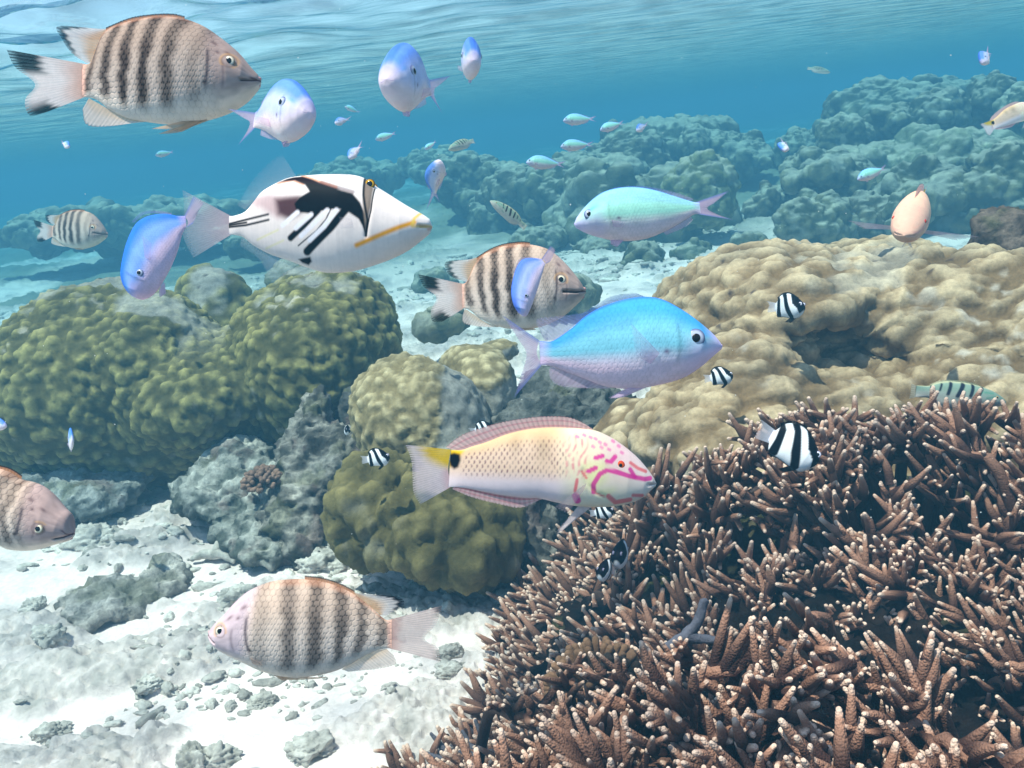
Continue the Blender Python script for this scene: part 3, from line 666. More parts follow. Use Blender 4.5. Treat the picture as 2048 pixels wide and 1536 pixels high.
head(1150, 330, 50, 30, 'flat olive coral plate in the hazy middle bank', 12, d=6.5)
head(1285, 515, 40, 30, 'round dark coral ball on sand right of the big sergeant', 13)
head(1210, 485, 64, 24, 'small rock tuft on the channel sand below the green damselfish belly', 14, **BR)
head(1500, 495, 36, 26, 'brown coral knob at the bend of the pale sand channel', 15)
head(1545, 410, 55, 40, 'bushy dark coral beside the bright patch of channel sand', 16, **BR)
head(1640, 448, 75, 52, 'knobbly green brown coral on the near foot of the reef slope', 17, kind='cluster')
head(1745, 440, 70, 44, 'fuzzy coral cluster behind the left fin of the face on wrasse', 18, kind='cluster', **BR)
head(1880, 400, 140, 70, 'dark overhanging coral wall behind the face on wrasse', 19, kind='cluster', d=4.6)
head(2010, 370, 100, 100, 'shaded coral wall by the right picture edge', 20, kind='cluster', d=4.4)
head(1700, 360, 110, 50, 'olive coral terrace with a blue chromis gliding past', 21, kind='cluster', d=5.2)
head(1620, 335, 60, 40, 'small coral knuckle on the left rim of the reef slope', 22, d=5.5)
head(1780, 300, 130, 44, 'pale silty coral terrace half way up the reef slope', 23, kind='cluster', c=(132, 138, 112), tip=(186, 190, 160), d=5.4)
head(1930, 310, 120, 46, 'broad pale coral bench under the pale pink fish at the edge', 24, kind='cluster', c=(132, 138, 112), tip=(186, 190, 160), d=5.0)
head(1690, 270, 60, 34, 'rounded coral on the upper left reef slope', 25, d=6.0)
head(1790, 235, 70, 36, 'trio of coral bumps on the slope shoulder', 26, kind='cluster', d=6.0)
head(1880, 215, 60, 38, 'yellow topped coral bump high on the slope', 27, d=5.8)
head(1985, 195, 60, 44, 'dark round coral head on the crest below the small violet chromis', 28, d=5.8)
head(2040, 220, 50, 60, 'coral hump on the crest cut by the picture edge', 29, d=5.6)
head(1760, 205, 120, 36, 'far hazy crest of the reef slope', 30, kind='cluster', d=7.0)
head(1890, 180, 90, 26, 'last faint bumps along the slope skyline', 31, kind='cluster', d=7.2)
head(1600, 290, 60, 40, 'hazy left flank of the far slope', 32, kind='cluster', d=7.4)
head(620, 545, 90, 40, 'low grey green coral hidden behind the triggerfish belly fin', 33, c=(104, 112, 84), d=3.6)
head(540, 470, 100, 22, 'faint coral bank behind the triggerfish tail', 34, kind='cluster', d=6.4)
head(300, 440, 160, 15, 'very hazy low reef behind the diving blue chromis', 35, kind='cluster', d=7.6)
head(90, 462, 110, 14, 'very hazy reef lump behind the small far sergeant', 36, kind='cluster', d=7.2)
head(700, 350, 110, 16, 'faint mound at the limit of sight above the triggerfish', 37, kind='cluster', d=9.0)
head(880, 326, 80, 18, 'faint mound at the limit of sight near the yellow striped wrasse', 38, kind='cluster', d=8.6)
head(880, 640, 60, 22, 'low algae rock on rubble behind the middle sergeant belly', 39, d=2.9, c=(96, 104, 84))
head(1130, 590, 70, 26, 'rubble rock behind the snout of the middle sergeant', 40, d=3.5, c=(110, 116, 100))
head(1010, 560, 60, 26, 'mid distance rubble hump hidden by the middle sergeant', 41, d=3.9, c=(110, 116, 100))
head(870, 560, 50, 22, 'grey hump on the teal rubble flat left of the middle sergeant', 42, c=(104, 112, 92))
head(1390, 505, 44, 22, 'low mottled lump on the pale channel sand', 43, c=(104, 112, 92))
# ------------------------------------------------------------------ fish
def Z(x0, y0, s):
    """points read off an enlarged view -> photo px"""
    return lambda *pts: np.array([(x0 + x / s, y0 + y / s) for x, y in pts], float)
def pl_dist(P, pts):
    pts = np.asarray(pts, float); best = np.full(len(P), 1e9)
    for a, b in zip(pts[:-1], pts[1:]):
        ab = b - a; t = np.clip(((P - a) @ ab) / (ab @ ab + 1e-9), 0, 1)
        best = np.minimum(best, np.linalg.norm(P - a - t[:, None] * ab, axis=1))
    return best
def in_poly(P, pts, soft):
    """1 inside, 0 outside, softened over +-soft"""
    pts = np.asarray(pts, float); d = pl_dist(P, np.vstack([pts, pts[:1]])); c = np.zeros(len(P), bool)
    x, y = P[:, 0], P[:, 1]; j = len(pts) - 1
    for i in range(len(pts)):
        xi, yi = pts[i]; xj, yj = pts[j]
        if yi != yj:
            m = ((yi > y) != (yj > y)) & (x < (xj - xi) * (y - yi) / (yj - yi) + xi); c ^= m
        j = i
    return sm(-soft, soft, np.where(c, d, -d))
def stroke(P, pts, w, soft=None):
    soft = soft or w * 0.45
    return 1 - sm(w * 0.5 - soft, w * 0.5 + soft, pl_dist(P, pts))
WPROF = (np.array([0, .05, .15, .35, .55, .72, .85, .93, .975, 1]), np.array([.03, .14, .30, .68, .93, 1, .88, .66, .42, .10]))

class Fish:
    """a fish in its own frame: x to the snout, z to the back, y across; outlines are given in photo px at distance d"""
    def __init__(s, name, nose, tail, d, yaw=0.0, flip=False, label=None, group=None, cat='fish'):
        s.nose = np.array(nose, float); s.tail = np.array(tail, float); s.d = d; s.k = d / FOC; s.yaw = yaw
        s.c = (s.nose + s.tail) / 2; ax = s.nose - s.tail; s.Lpx = np.linalg.norm(ax); s.ax = ax / s.Lpx
        up = np.array([s.ax[1], -s.ax[0]])                 # image direction of the back
        if (up[1] > 0) != flip: up = -up
        s.up = up; s.cy = math.cos(yaw)
        ex = RGT * s.ax[0] - UPV * s.ax[1]; ez = RGT * up[0] - UPV * up[1]
        ex2 = ex * math.cos(yaw) - FWD * math.sin(yaw); ey = np.cross(ez, ex2)
        s.M = Matrix([[ex2[i], ey[i], ez[i], at(*s.c, d)[i]] for i in range(3)] + [[0, 0, 0, 1]])
        s.near = 1.0 if np.dot(ey, FWD) < 0 else -1.0      # sign of y on the side the camera sees
        s.root = empty(name); s.root.matrix_world = s.M
        if label: tag(s.root, label, cat, group)
        s.ext = s.Lpx * s.k
    def loc(s, P):
        q = np.asarray(P, float) - s.c
        return np.stack([(q @ s.ax) * s.k / s.cy, (q @ s.up) * s.k], 1)
    def px(s, x, z):
        return s.c + (x * s.cy / s.k)[:, None] * s.ax + (z / s.k)[:, None] * s.up
    def body(s, top, bot, W, colf, nx=240, nt=72, creases=(), hgtf=None, belly=1.1, wprof=WPROF, bend=None, curved=False):
        """top / bot: outline px from the tail root to the snout; W: half thickness in px"""
        t = s.loc(smooth_curve(top)); b = s.loc(smooth_curve(bot))
        tip = s.loc([s.nose])[0]
        t = np.vstack([t, tip]); b = np.vstack([b, tip])
        t = t[np.argsort(t[:, 0], kind='stable')]; b = b[np.argsort(b[:, 0], kind='stable')]
        x0 = max(t[0, 0], b[0, 0]); x1 = tip[0]; q = np.linspace(0, 1, nx); xs = x0 + (x1 - x0) * (1 - (1 - q) ** 1.5)
        zt = np.interp(xs, t[:, 0], t[:, 1]); zb = np.interp(xs, b[:, 0], b[:, 1])
        ker = np.ones(5) / 5
        for arr in (zt, zb): arr[3:-6] = np.convolve(arr, ker, 'same')[3:-6]
        zc = (zt + zb) / 2; h = np.maximum((zt - zb) / 2, 1e-5); u = (xs - x0) / (x1 - x0)
        w = W * s.k * np.interp(u, *wprof); w = np.minimum(w, h * 1.15 + 1e-5)
        w[2:-2] = np.convolve(w, ker, 'same')[2:-2]
        HX = np.zeros(nx); XM = xs
        if curved:        # spine bent in the plane of the fish
            T = resample(np.vstack([s.loc(smooth_curve(top)), tip]), nx, False); B = resample(np.vstack([s.loc(smooth_curve(bot)), tip]), nx, False)
            u = np.linspace(0, 1, nx); XM = (T[:, 0] + B[:, 0]) / 2; HX = (T[:, 0] - B[:, 0]) / 2; zc = (T[:, 1] + B[:, 1]) / 2; h = (T[:, 1] - B[:, 1]) / 2
            hl = np.hypot(HX, h); w = np.minimum(W * s.k * np.interp(u, *wprof), hl * 1.15 + 1e-5); x0, x1 = XM[0], XM[-1]
        th = np.linspace(0, 2 * math.pi, nt, endpoint=False)
        sy = np.sign(np.sin(th)) * np.abs(np.sin(th)) ** belly; cz = np.cos(th)
        X = (XM[:, None] + HX[:, None] * cz[None]).ravel(); U = np.repeat(u, nt); V = np.tile(cz, nx); Y = (w[:, None] * sy[None]).ravel(); Zc = (zc[:, None] + h[:, None] * cz[None]).ravel()
        P = s.px(X, Zc); uw = s.k
        for pts, wd, dep in creases:
            g = np.exp(-(pl_dist(P, pts) / wd) ** 2); Y = Y * (1 - dep * g)
        D = dict(u=U, v=V, P=P, x=X, z=Zc, h=np.repeat(h, nt), L=abs(x1 - x0))
        col = np.clip(colf(D), 0.0012, 0.93); hg = hgtf(D) if hgtf else np.zeros(len(X))
        verts = np.stack([X, Y, Zc], 1)
        if bend: verts[:, 1] += bend * s.near * np.repeat((1 - u) ** 2, nt)
        f = grid_faces(nx, nt, True)
        a = np.arange(nt); verts = np.vstack([verts, [[XM[0], (bend or 0) * s.near, zc[0]], [XM[-1], 0, zc[-1]]]]); n = nx * nt
        caps = [np.stack([(a + 1) % nt, a, np.full(nt, n)], 1), np.stack([(nx - 1) * nt + a, (nx - 1) * nt + (a + 1) % nt, np.full(nt, n + 1)], 1)]
        col = np.vstack([col, col[:1], col[-1:]]); hg = np.concatenate([hg, [0, 0]])
        s.curv = (XM, zc, HX, h, w) if curved else None
        s.prof = (xs, zc, h, w, belly); s.bend = bend; s.bu = (x0, x1)
        s.bodyo = make_obj('body', verts, [f] + caps, M_FISH, parent=s.root, col=col, hgt=hg); return s
    def ysurf(s, x, z):
        if s.curv:
            XM, zm, HX, HZ, w = s.curv; i = int(np.argmin((XM - x) ** 2 + (zm - z) ** 2 + 1e9 * (w < w.max() * 0.05)))
            hh = HX[i] ** 2 + HZ[i] ** 2 + 1e-12; c = np.clip(((x - XM[i]) * HX[i] + (z - zm[i]) * HZ[i]) / hh, -1, 1); return w[i] * math.sqrt(1 - c * c) ** s.prof[4]
        xs, zc, h, w, be = s.prof
        c = np.clip((z - np.interp(x, xs, zc)) / np.interp(x, xs, h), -1, 1); return np.interp(x, xs, w) * np.abs(np.sqrt(1 - c * c)) ** be
    def fin(s, name, base, tip, colf, nu=48, nv=22, ripple=0.006, rays=16, side=0, swing=0.0, both=False, yoff=0.0):
        """ruled fin between the base line and the outer edge (px); colf(u, v, P) -> rgba; side +-1 for paired fins"""
        b = resample(base, nu, len(base) > 2); t = resample(tip, nu, len(tip) > 2)
        v = np.linspace(0, 1, nv)
        P = (b[:, None] * (1 - v[None, :, None]) + t[:, None] * v[None, :, None]).reshape(-1, 2)
        U = np.repeat(np.linspace(0, 1, nu), nv); Vv = np.tile(v, nu); q = s.loc(P)
        Y = ripple * s.Lpx * s.k * Vv * np.sin(U * 5.0 + 0.8) + 0.0012 * s.Lpx * s.k * np.sin(U * rays * 6.283) * Vv
        c = np.asarray(colf(U, Vv, P)); ray_ = 0.89 + 0.11 * np.cos(U * rays * 6.283) * sm(0.05, 0.3, Vv)
        c = c.copy(); c[:, :3] *= ray_[:, None]; c[:, 3] *= (0.93 + 0.07 * np.cos(U * rays * 6.283)) * (1 - sm(0.86, 1.0, Vv) * np.clip(0.45 + 0.5 * np.sin(U * rays * 6.283 * 1.37 + 1), 0, 1))
        for sd in ((1, -1) if both else (side,)):
            y = Y.copy()
            if sd:
                bx = s.loc(b); y0 = np.repeat(np.array([s.ysurf(a[0], a[1]) for a in bx]), nv)
                ln = np.linalg.norm(q - np.repeat(bx, nv, 0), axis=1)
                y = sd * (y0 + 0.0006 + yoff + ln * math.tan(swing)) + Y * 0.5
            elif s.bend:
                uu = (q[:, 0] - s.bu[0]) / (s.bu[1] - s.bu[0]); y = y + s.bend * s.near * np.maximum(1 - uu, 0) ** 2
            make_obj(name, np.stack([q[:, 0], y, q[:, 1]], 1), grid_faces(nu, nv), M_FIN, parent=s.root, col=np.clip(c, 0, 1))
        return s
    def lip(s, c, rx, rz, colr):
        q = s.loc([c])[0]; R = s.k
        th = np.linspace(0, math.pi, 10); ph = np.linspace(0, 2 * math.pi, 16, endpoint=False); T, Ph = np.meshgrid(th, ph, indexing='ij')
        S = np.stack([np.sin(T) * np.cos(Ph), -np.cos(T), np.sin(T) * np.sin(Ph)], -1).reshape(-1, 3)
        o = make_obj('lip', S * [rx * R, rx * 1.0 * R, rz * R], grid_faces(10, 16, True), M_FISH, parent=s.root, col=np.tile(colr, (len(S), 1))); o.location = (q[0], 0, q[1]); return s
    def eye(s, c, r, iris, pupil=0.5, rim=None, out=0.16):
        q = s.loc([c])[0]; R = r * s.k; y = s.ysurf(q[0], q[1])
        th = np.linspace(0, math.pi, 14); ph = np.linspace(0, 2 * math.pi, 24, endpoint=False)
        T, Ph = np.meshgrid(th, ph, indexing='ij')
        S = np.stack([np.sin(T) * np.cos(Ph), -np.cos(T), np.sin(T) * np.sin(Ph)], -1).reshape(-1, 3)
        rr = np.hypot(S[:, 0], S[:, 2]); ic = np.tile(iris, (len(S), 1)); rim = iris * 0.45 if rim is None else rim
        ic = mix(ic, np.tile(rim, (len(S), 1)), sm(0.62, 0.96, rr))
        for sd in (1, -1):
            e = make_obj('eye', S * [R, R * 0.45, R], grid_faces(14, 24, True), M_IRIS, parent=s.root, col=ic)
            e.location = (q[0] / 1.0, sd * (y - R * 0.45 + R * out), q[1])
            p = make_obj('pupil', S * [R * pupil, R * 0.2, R * pupil * 1.02], grid_faces(14, 24, True), M_PUPIL, parent=e)
            p.location = (0, sd * R * 0.34, 0)
        return s
def rgba(c, a, n=None):
    c = np.asarray(c); 
    if c.ndim == 1: c = np.tile(c, (n, 1))
    a = np.broadcast_to(np.asarray(a, float), (len(c),)); return np.hstack([c, a[:, None]])

# scale rows: 1 on the scale edges, 0 in their middles
def scales(D, n, asp=0.85):
    sz = D['L'] / n; X = D['x'] / sz; Zr = D['z'] / (sz * asp); row = np.floor(Zr * 1.0); off = 0.5 * (row % 2)
    fx = (X + off) % 1.0; fz = Zr % 1.0
    # hexagon-like cell: distance to the nearest cell middle, over two candidate rows
    best = np.full(len(X), 9.0); sec = best.copy()
    for dr in (-1, 0, 1):
        r = row + dr; o = 0.5 * (r % 2); cx = np.round(X + o - 0.5) + 0.5 - o; 
        for dx in (-1, 0, 1):
            d = np.hypot((cx + dx - X), (r + 0.5 - Zr) * asp); sec = np.minimum(sec, np.maximum(d, best)); best = np.minimum(best, d)
    return 1 - sm(0.02, 0.20, sec - best)
# ---- sergeants
SB = [(.045, .030, .8), (.155, .030, .9), (.265, .034, 1), (.39, .040, 1), (.53, .044, .85), (.68, .04, .38)]
def sergeant_col(lean=0.03, pale=0.0, head=(176, 150, 142), tone=1.0, bars=None):
    def f(D):
        u, v = D['u'], D['v']; n = len(u)
        sc = scales(D, 30); bar = np.zeros(n)
        wob = 0.013 * vnoise(np.stack([u * 9, v * 4, u * 0 + lean * 90], 1), 3) + 0.008 * vnoise(np.stack([u * 20, v * 11, u * 0 + lean * 70], 1), 5); scn = 0.65 + 0.5 * vnoise(np.stack([u * 6, v * 3, u * 0 + 5], 1), 8)
        for c, w, a in (bars or SB):
            bar = np.maximum(bar, a * np.exp(-(np.abs(u + wob - (c - lean * v + 0.02 * v * v)) / w) ** 3))
        bar *= sm(-0.95, -0.6, v) * (1 - 0.22 * sm(0.1, 0.7, v) * sm(0.95, 0.7, v))
        side = mix(np.tile(lin(228, 206, 192), (n, 1)), np.tile(lin(208, 180, 162), (n, 1)), sm(-0.4, 0.7, v))
        side = side * (tone + (1 - tone) * sm(-0.3, -0.9, v))[:, None]; side = mix(side, np.tile(lin(240, 222, 206), (n, 1)), sm(-0.5, -0.95, v))
        hd = sm(0.70, 0.80, u + 0.03 * v); side = mix(side, np.tile(lin(*head), (n, 1)), 0.85 * hd * sm(-0.98, -0.4, v))
        dark = np.tile(lin(46, 33, 29), (n, 1)); mott = vnoise(np.stack([u * 26, v * 11, u * 0], 1), 6)
        side = side * (1 + 0.14 * mott * hd)[:, None]
        c = mix(side, dark, np.clip(bar * (0.92 + 0.35 * sc), 0, 1) * (1 - 0.15 * pale))
        c = c * (1 - (0.17 + 0.36 * bar) * scn * sc * (1 - 0.75 * hd) * sm(-1, -0.6, v) * sm(0.93, 0.84, u))[:, None]
        c = mix(c, np.tile(lin(222, 158, 124), (n, 1)), 0.35 * sm(0.86, 0.97, v) * sm(0.75, 0.5, u))
        c = mix(c, np.tile(lin(234, 182, 162), (n, 1)), sm(0.035, 0.005, u))
        # gill cover edge and forehead marks
        g = np.exp(-((u - (0.755 - 0.05 * (v - 0.1) ** 2)) / 0.010) ** 2) * sm(-0.6, -0.35, v) * sm(0.55, 0.3, v); c = mix(c, np.tile(lin(52, 40, 54), (n, 1)), 0.75 * g)
        g = np.exp(-((u - (0.835 - 0.05 * (v + 0.1) ** 2)) / 0.008) ** 2) * sm(-0.6, -0.4, v) * sm(0.3, 0.1, v); c = mix(c, np.tile(lin(100, 80, 86), (n, 1)), 0.45 * g)
        for cu, cv, ru, rv in ((.775, .66, .02, .05), (.80, .45, .012, .05), (.85, .60, .02, .06)):
            c = mix(c, np.tile(lin(84, 56, 60), (n, 1)), 0.7 * np.exp(-((u - cu) / ru) ** 2 - ((v - cv) / rv) ** 2))
        c = mix(c, np.tile(lin(40, 24, 26), (n, 1)), 0.85 * np.exp(-((u - .735) / .010) ** 2 - ((v + .38) / .05) ** 2))
        ml = np.exp(-((v - (0.05 - 1.0 * (1 - u) / 0.1 * 0.12)) / 0.10) ** 2) * sm(0.945, 0.965, u); c = mix(c, np.tile(lin(96, 60, 66), (n, 1)), 0.75 * ml)
        return c
    return f
def sergeant_hgt(D): return 1 - scales(D, 30) * sm(0.85, 0.74, D['u'])
def serg_tail(U, V, P):
    n = len(U); c = np.tile(lin(252, 234, 230), (n, 1)); c = mix(c, np.tile(lin(238, 186, 166), (n, 1)), sm(0.5, 0.0, V))
    edge = sm(0.52, 0.68, V + 0.03 * np.sin(U * 70) + 0.02 * np.sin(U * 23)) * np.maximum(sm(0.40, 0.20, U), sm(0.68, 0.84, U))
    return rgba(mix(c, np.tile(lin(9, 9, 20), (n, 1)), edge), 0.97)
def serg_tail_pale(U, V, P):
    n = len(U); c = np.tile(lin(240, 214, 208), (n, 1)); c = mix(c, np.tile(lin(226, 168, 156), (n, 1)), sm(0.35, 0.0, V))
    edge = sm(0.80, 0.98, V + 0.02 * np.sin(U * 60)) * np.maximum(sm(0.22, 0.05, U), sm(0.80, 0.95, U)); return rgba(mix(c, np.tile(lin(70, 58, 60), (n, 1)), 0.85 * edge), 0.9)
def serg_dorsal(U, V, P):
    n = len(U); c = mix(np.tile(lin(236, 184, 140), (n, 1)), np.tile(lin(240, 226, 222), (n, 1)), sm(0.15, 0.6, V))
    edge = sm(0.72, 0.86, V + 0.05 * np.sin(U * 60)) * sm(0.15, 0.3, U) * sm(0.95, 0.7, U)
    return rgba(mix(c, np.tile(lin(18, 16, 28), (n, 1)), edge), 0.9)
def serg_anal(U, V, P):
    n = len(U); c = mix(np.tile(lin(238, 206, 178), (n, 1)), np.tile(lin(234, 216, 206), (n, 1)), sm(0.1, 0.6, V))
    return rgba(mix(c, np.tile(lin(120, 84, 78), (n, 1)), 0.7 * sm(0.93, 1, V)), 0.92)
def plain_fin(r, g, b, a=0.8, a1=None):
    def f(U, V, P): return rgba(lin(r, g, b), a + ((a1 if a1 is not None else a) - a) * V, len(U))
    return f
def sergeant(name, nose, tailc, d, top, bot, W, eye, er, tail_b, tail_t, dor_b, dor_t, an_b, an_t, ridge, label, yaw=0, lean=0.03, pale=0.0, pel=None, pec=None, mouth=None, lips=None, tone=1.0, bars=None, tailf=None, group='banded sergeant fish', head=(176, 150, 142)):
    F = Fish(name, nose, tailc, d, yaw, label=label, group=None)
    base_col = sergeant_col(lean, pale, head, tone, bars)
    def cf(D):
        c = base_col(D)
        if mouth is not None:
            c = mix(c, np.tile(lin(74, 40, 50), (len(c), 1)), 0.85 * stroke(D['P'], mouth, 2.6, 1.2))
        ey = np.linalg.norm(D['P'] - np.asarray(eye), axis=1) / er
        c = mix(c, np.tile(lin(110, 84, 78), (len(c), 1)), 0.5 * np.exp(-((ey - 1.12) / 0.16) ** 2)); return mix(c, np.tile(lin(226, 170, 110), (len(c), 1)), 0.5 * np.exp(-((ey - 1.35) / 0.22) ** 2) * (D['v'] > 0.1))
    F.body(top, bot, W, cf, 330, 170, hgtf=sergeant_hgt, creases=[(mouth, 2.2, 0.35)] if mouth is not None else ())
    if lips is not None:
        for c, rx, rz in lips: F.lip(c, rx, rz, lin(214, 160, 158))
    F.fin('tail_fin', tail_b, tail_t, tailf or serg_tail, 60, 30, rays=22)
    F.fin('dorsal_fin', dor_b, dor_t, serg_dorsal, 48, 24)
    F.fin('anal_fin', an_b, an_t, serg_anal, 40, 16)
    if ridge is not None:
        r = np.asarray(ridge); off = np.array(F.up) * F.Lpx * 0.018
        F.fin('spiny_fin', r - off * 0.6, r + off, lambda U, V, P: rgba(mix(np.tile(lin(214, 150, 110), (len(U), 1)), np.tile(lin(40, 26, 28), (len(U), 1)), sm(0.55, 0.85, V)), 1.0), 60, 6, ripple=0.0, rays=20)
    if pel is not None: F.fin('pelvic_fin', pel[0], pel[1], plain_fin(224, 190, 160, 0.95), 16, 14, both=True, swing=0.12, yoff=-0.002)
    if pec is not None: F.fin('pectoral_fin', pec[0], pec[1], plain_fin(236, 200, 180, 0.55, 0.3), 16, 14, both=True, swing=0.25)
    F.eye(eye, er, lin(244, 232, 206), 0.52, rim=lin(150, 126, 104)); return F

z = Z(0, 0, 2.926)
sergeant('sergeant_fish', z((1530, 480))[0], z((490, 472))[0], 0.60,
         z((480, 378), (520, 374), (545, 345), (565, 285), (600, 205), (640, 168), (700, 142), (800, 117), (900, 102), (1000, 101), (1100, 119), (1200, 160), (1300, 228), (1400, 312), (1470, 395), (1512, 440)),
         z((480, 566), (560, 580), (640, 640), (740, 690), (840, 710), (1000, 728), (1150, 715), (1300, 672), (1400, 620), (1470, 560), (1515, 515)), 62,
         z((1385, 408))[0], 11.5, z((505, 376), (485, 470), (500, 566)), z((35, 288), (85, 390), (205, 492), (150, 585), (175, 676), (262, 662)),
         z((660, 165), (600, 230), (560, 300), (535, 362)), z((600, 168), (345, 152), (365, 230), (430, 320), (510, 372)),
         z((520, 575), (640, 640), (740, 690), (850, 712)), z((480, 640), (505, 728), (640, 740), (830, 716)), z((620, 178), (760, 122), (900, 100), (1010, 98), (1080, 112)),
         'largest brown banded fish at the top left with a black tipped tail', lean=-0.035,
         pel=(z((1100, 712), (1220, 700)), z((905, 768), (1060, 770))), mouth=z((1440, 505), (1490, 490), (1535, 474)), tone=0.68, lips=[(z((1512, 462))[0], 6.5, 4.2), (z((1505, 500))[0], 6.5, 3.8)])
z = Z(800, 350, 2.926)
sergeant('sergeant_fish', z((1090, 688))[0], z((365, 705))[0], 0.98,
         z((355, 640), (385, 630), (405, 600), (430, 540), (465, 485), (520, 450), (600, 418), (700, 405), (780, 410), (860, 432), (920, 472), (980, 530), (1030, 590), (1065, 640)),
         z((365, 778), (410, 792), (470, 840), (560, 882), (650, 900), (760, 900), (850, 880), (950, 832), (1010, 782), (1060, 735)), 44,
         z((936, 625))[0], 9.6, z((372, 638), (362, 705), (380, 776)), z((106, 580), (140, 655), (212, 716), (182, 790), (190, 855), (246, 860)),
         z((490, 462), (450, 520), (420, 580), (400, 615)), z((420, 498), (275, 505), (270, 560), (310, 600), (390, 628)),
         z((380, 782), (440, 820), (500, 860), (580, 888)), z((366, 822), (372, 866), (450, 886), (570, 892)), z((450, 492), (520, 448), (600, 416), (700, 402), (760, 405)),
         'striped cream and black sergeant fish in the middle with parted pink lips', lean=0.02,
         pel=(z((680, 895), (760, 892)), z((690, 912), (800, 905))), mouth=z((950, 692), (1030, 692), (1092, 680)), lips=[(z((1066, 668))[0], 8, 4.6), (z((1058, 712))[0], 8, 5.0)])
z = Z(380, 1120, 3.793)
sergeant('sergeant_fish', z((135, 560))[0], z((1510, 560))[0], 0.68,
         z((1530, 452), (1490, 455), (1440, 420), (1350, 340), (1250, 262), (1130, 202), (1000, 162), (870, 147), (750, 147), (600, 168), (450, 232), (350, 312), (270, 402), (195, 475), (150, 530)),
         z((1530, 670), (1480, 672), (1400, 692), (1300, 742), (1200, 800), (1100, 842), (1000, 868), (850, 890), (700, 880), (550, 840), (420, 780), (300, 722), (200, 662), (148, 600)), 52,
         z((272, 502))[0], 10.5, z((1505, 455), (1518, 560), (1505, 668)), z((1915, 345), (1870, 480), (1780, 597), (1875, 665), (1905, 775)),
         z((1200, 240), (1320, 320), (1440, 415)), z((1330, 258), (1560, 275), (1625, 320), (1590, 370), (1480, 425)),
         z((1490, 672), (1400, 692), (1300, 742), (1150, 828)), z((1545, 720), (1560, 788), (1400, 830), (1200, 850)), z((1250, 255), (1130, 196), (1000, 156), (870, 141)),
         'pale banded sergeant fish facing left just above the bright white sand', lean=0.012, pale=0.8,
         pel=(z((850, 885), (640, 870)), z((1060, 878), (700, 915))), pec=(z((500, 690), (510, 740)), z((600, 720), (590, 770))), tailf=serg_tail_pale, head=(200, 176, 186), mouth=z((215, 600), (170, 575), (132, 548)), lips=[(z((158, 545))[0], 5.5, 4), (z((160, 585))[0], 5.5, 4)])
z = Z(0, 900, 6.983)
sergeant('sergeant_fish', z((1035, 1180))[0], np.array([-196., 1000.]), 0.72,
         np.vstack([[(-205, 985), (-180, 975), (-140, 945), (-90, 930), (-40, 932)], z((0, 262), (150, 312), (300, 410), (430, 440), (580, 500), (720, 612), (820, 730), (900, 820), (985, 905), (1012, 1050), (1040, 1140))]),
         np.vstack([[(-205, 1028), (-170, 1040), (-110, 1075), (-50, 1092)], z((0, 1340), (150, 1390), (400, 1405), (600, 1372), (800, 1312), (960, 1270), (1025, 1215))]), 52,
         z((695, 1050))[0], 10, [(-196, 986), (-200, 1005), (-196, 1026)], [(-330, 960), (-290, 1000), (-330, 1060)],
         [(-90, 932), (-140, 950), (-185, 975)], [(-150, 915), (-215, 920), (-215, 965)], [(-190, 1032), (-110, 1076), (-60, 1090)], [(-220, 1050), (-180, 1090), (-80, 1096)],
         np.vstack([[(-90, 928), (-40, 928)], z((0, 255), (150, 300), (300, 395))]), 'brown sergeant fish entering from the left edge with only its head half in view', lean=0.02, pale=0.2, bars=[(.45, .04, 1), (.595, .036, .75), (.665, .030, .75), (.735, .018, .4)], head=(186, 154, 150), mouth=z((840, 1215), (940, 1200), (1035, 1165)), lips=[(z((1000, 1150))[0], 6, 4), (z((975, 1225))[0], 6, 4)])

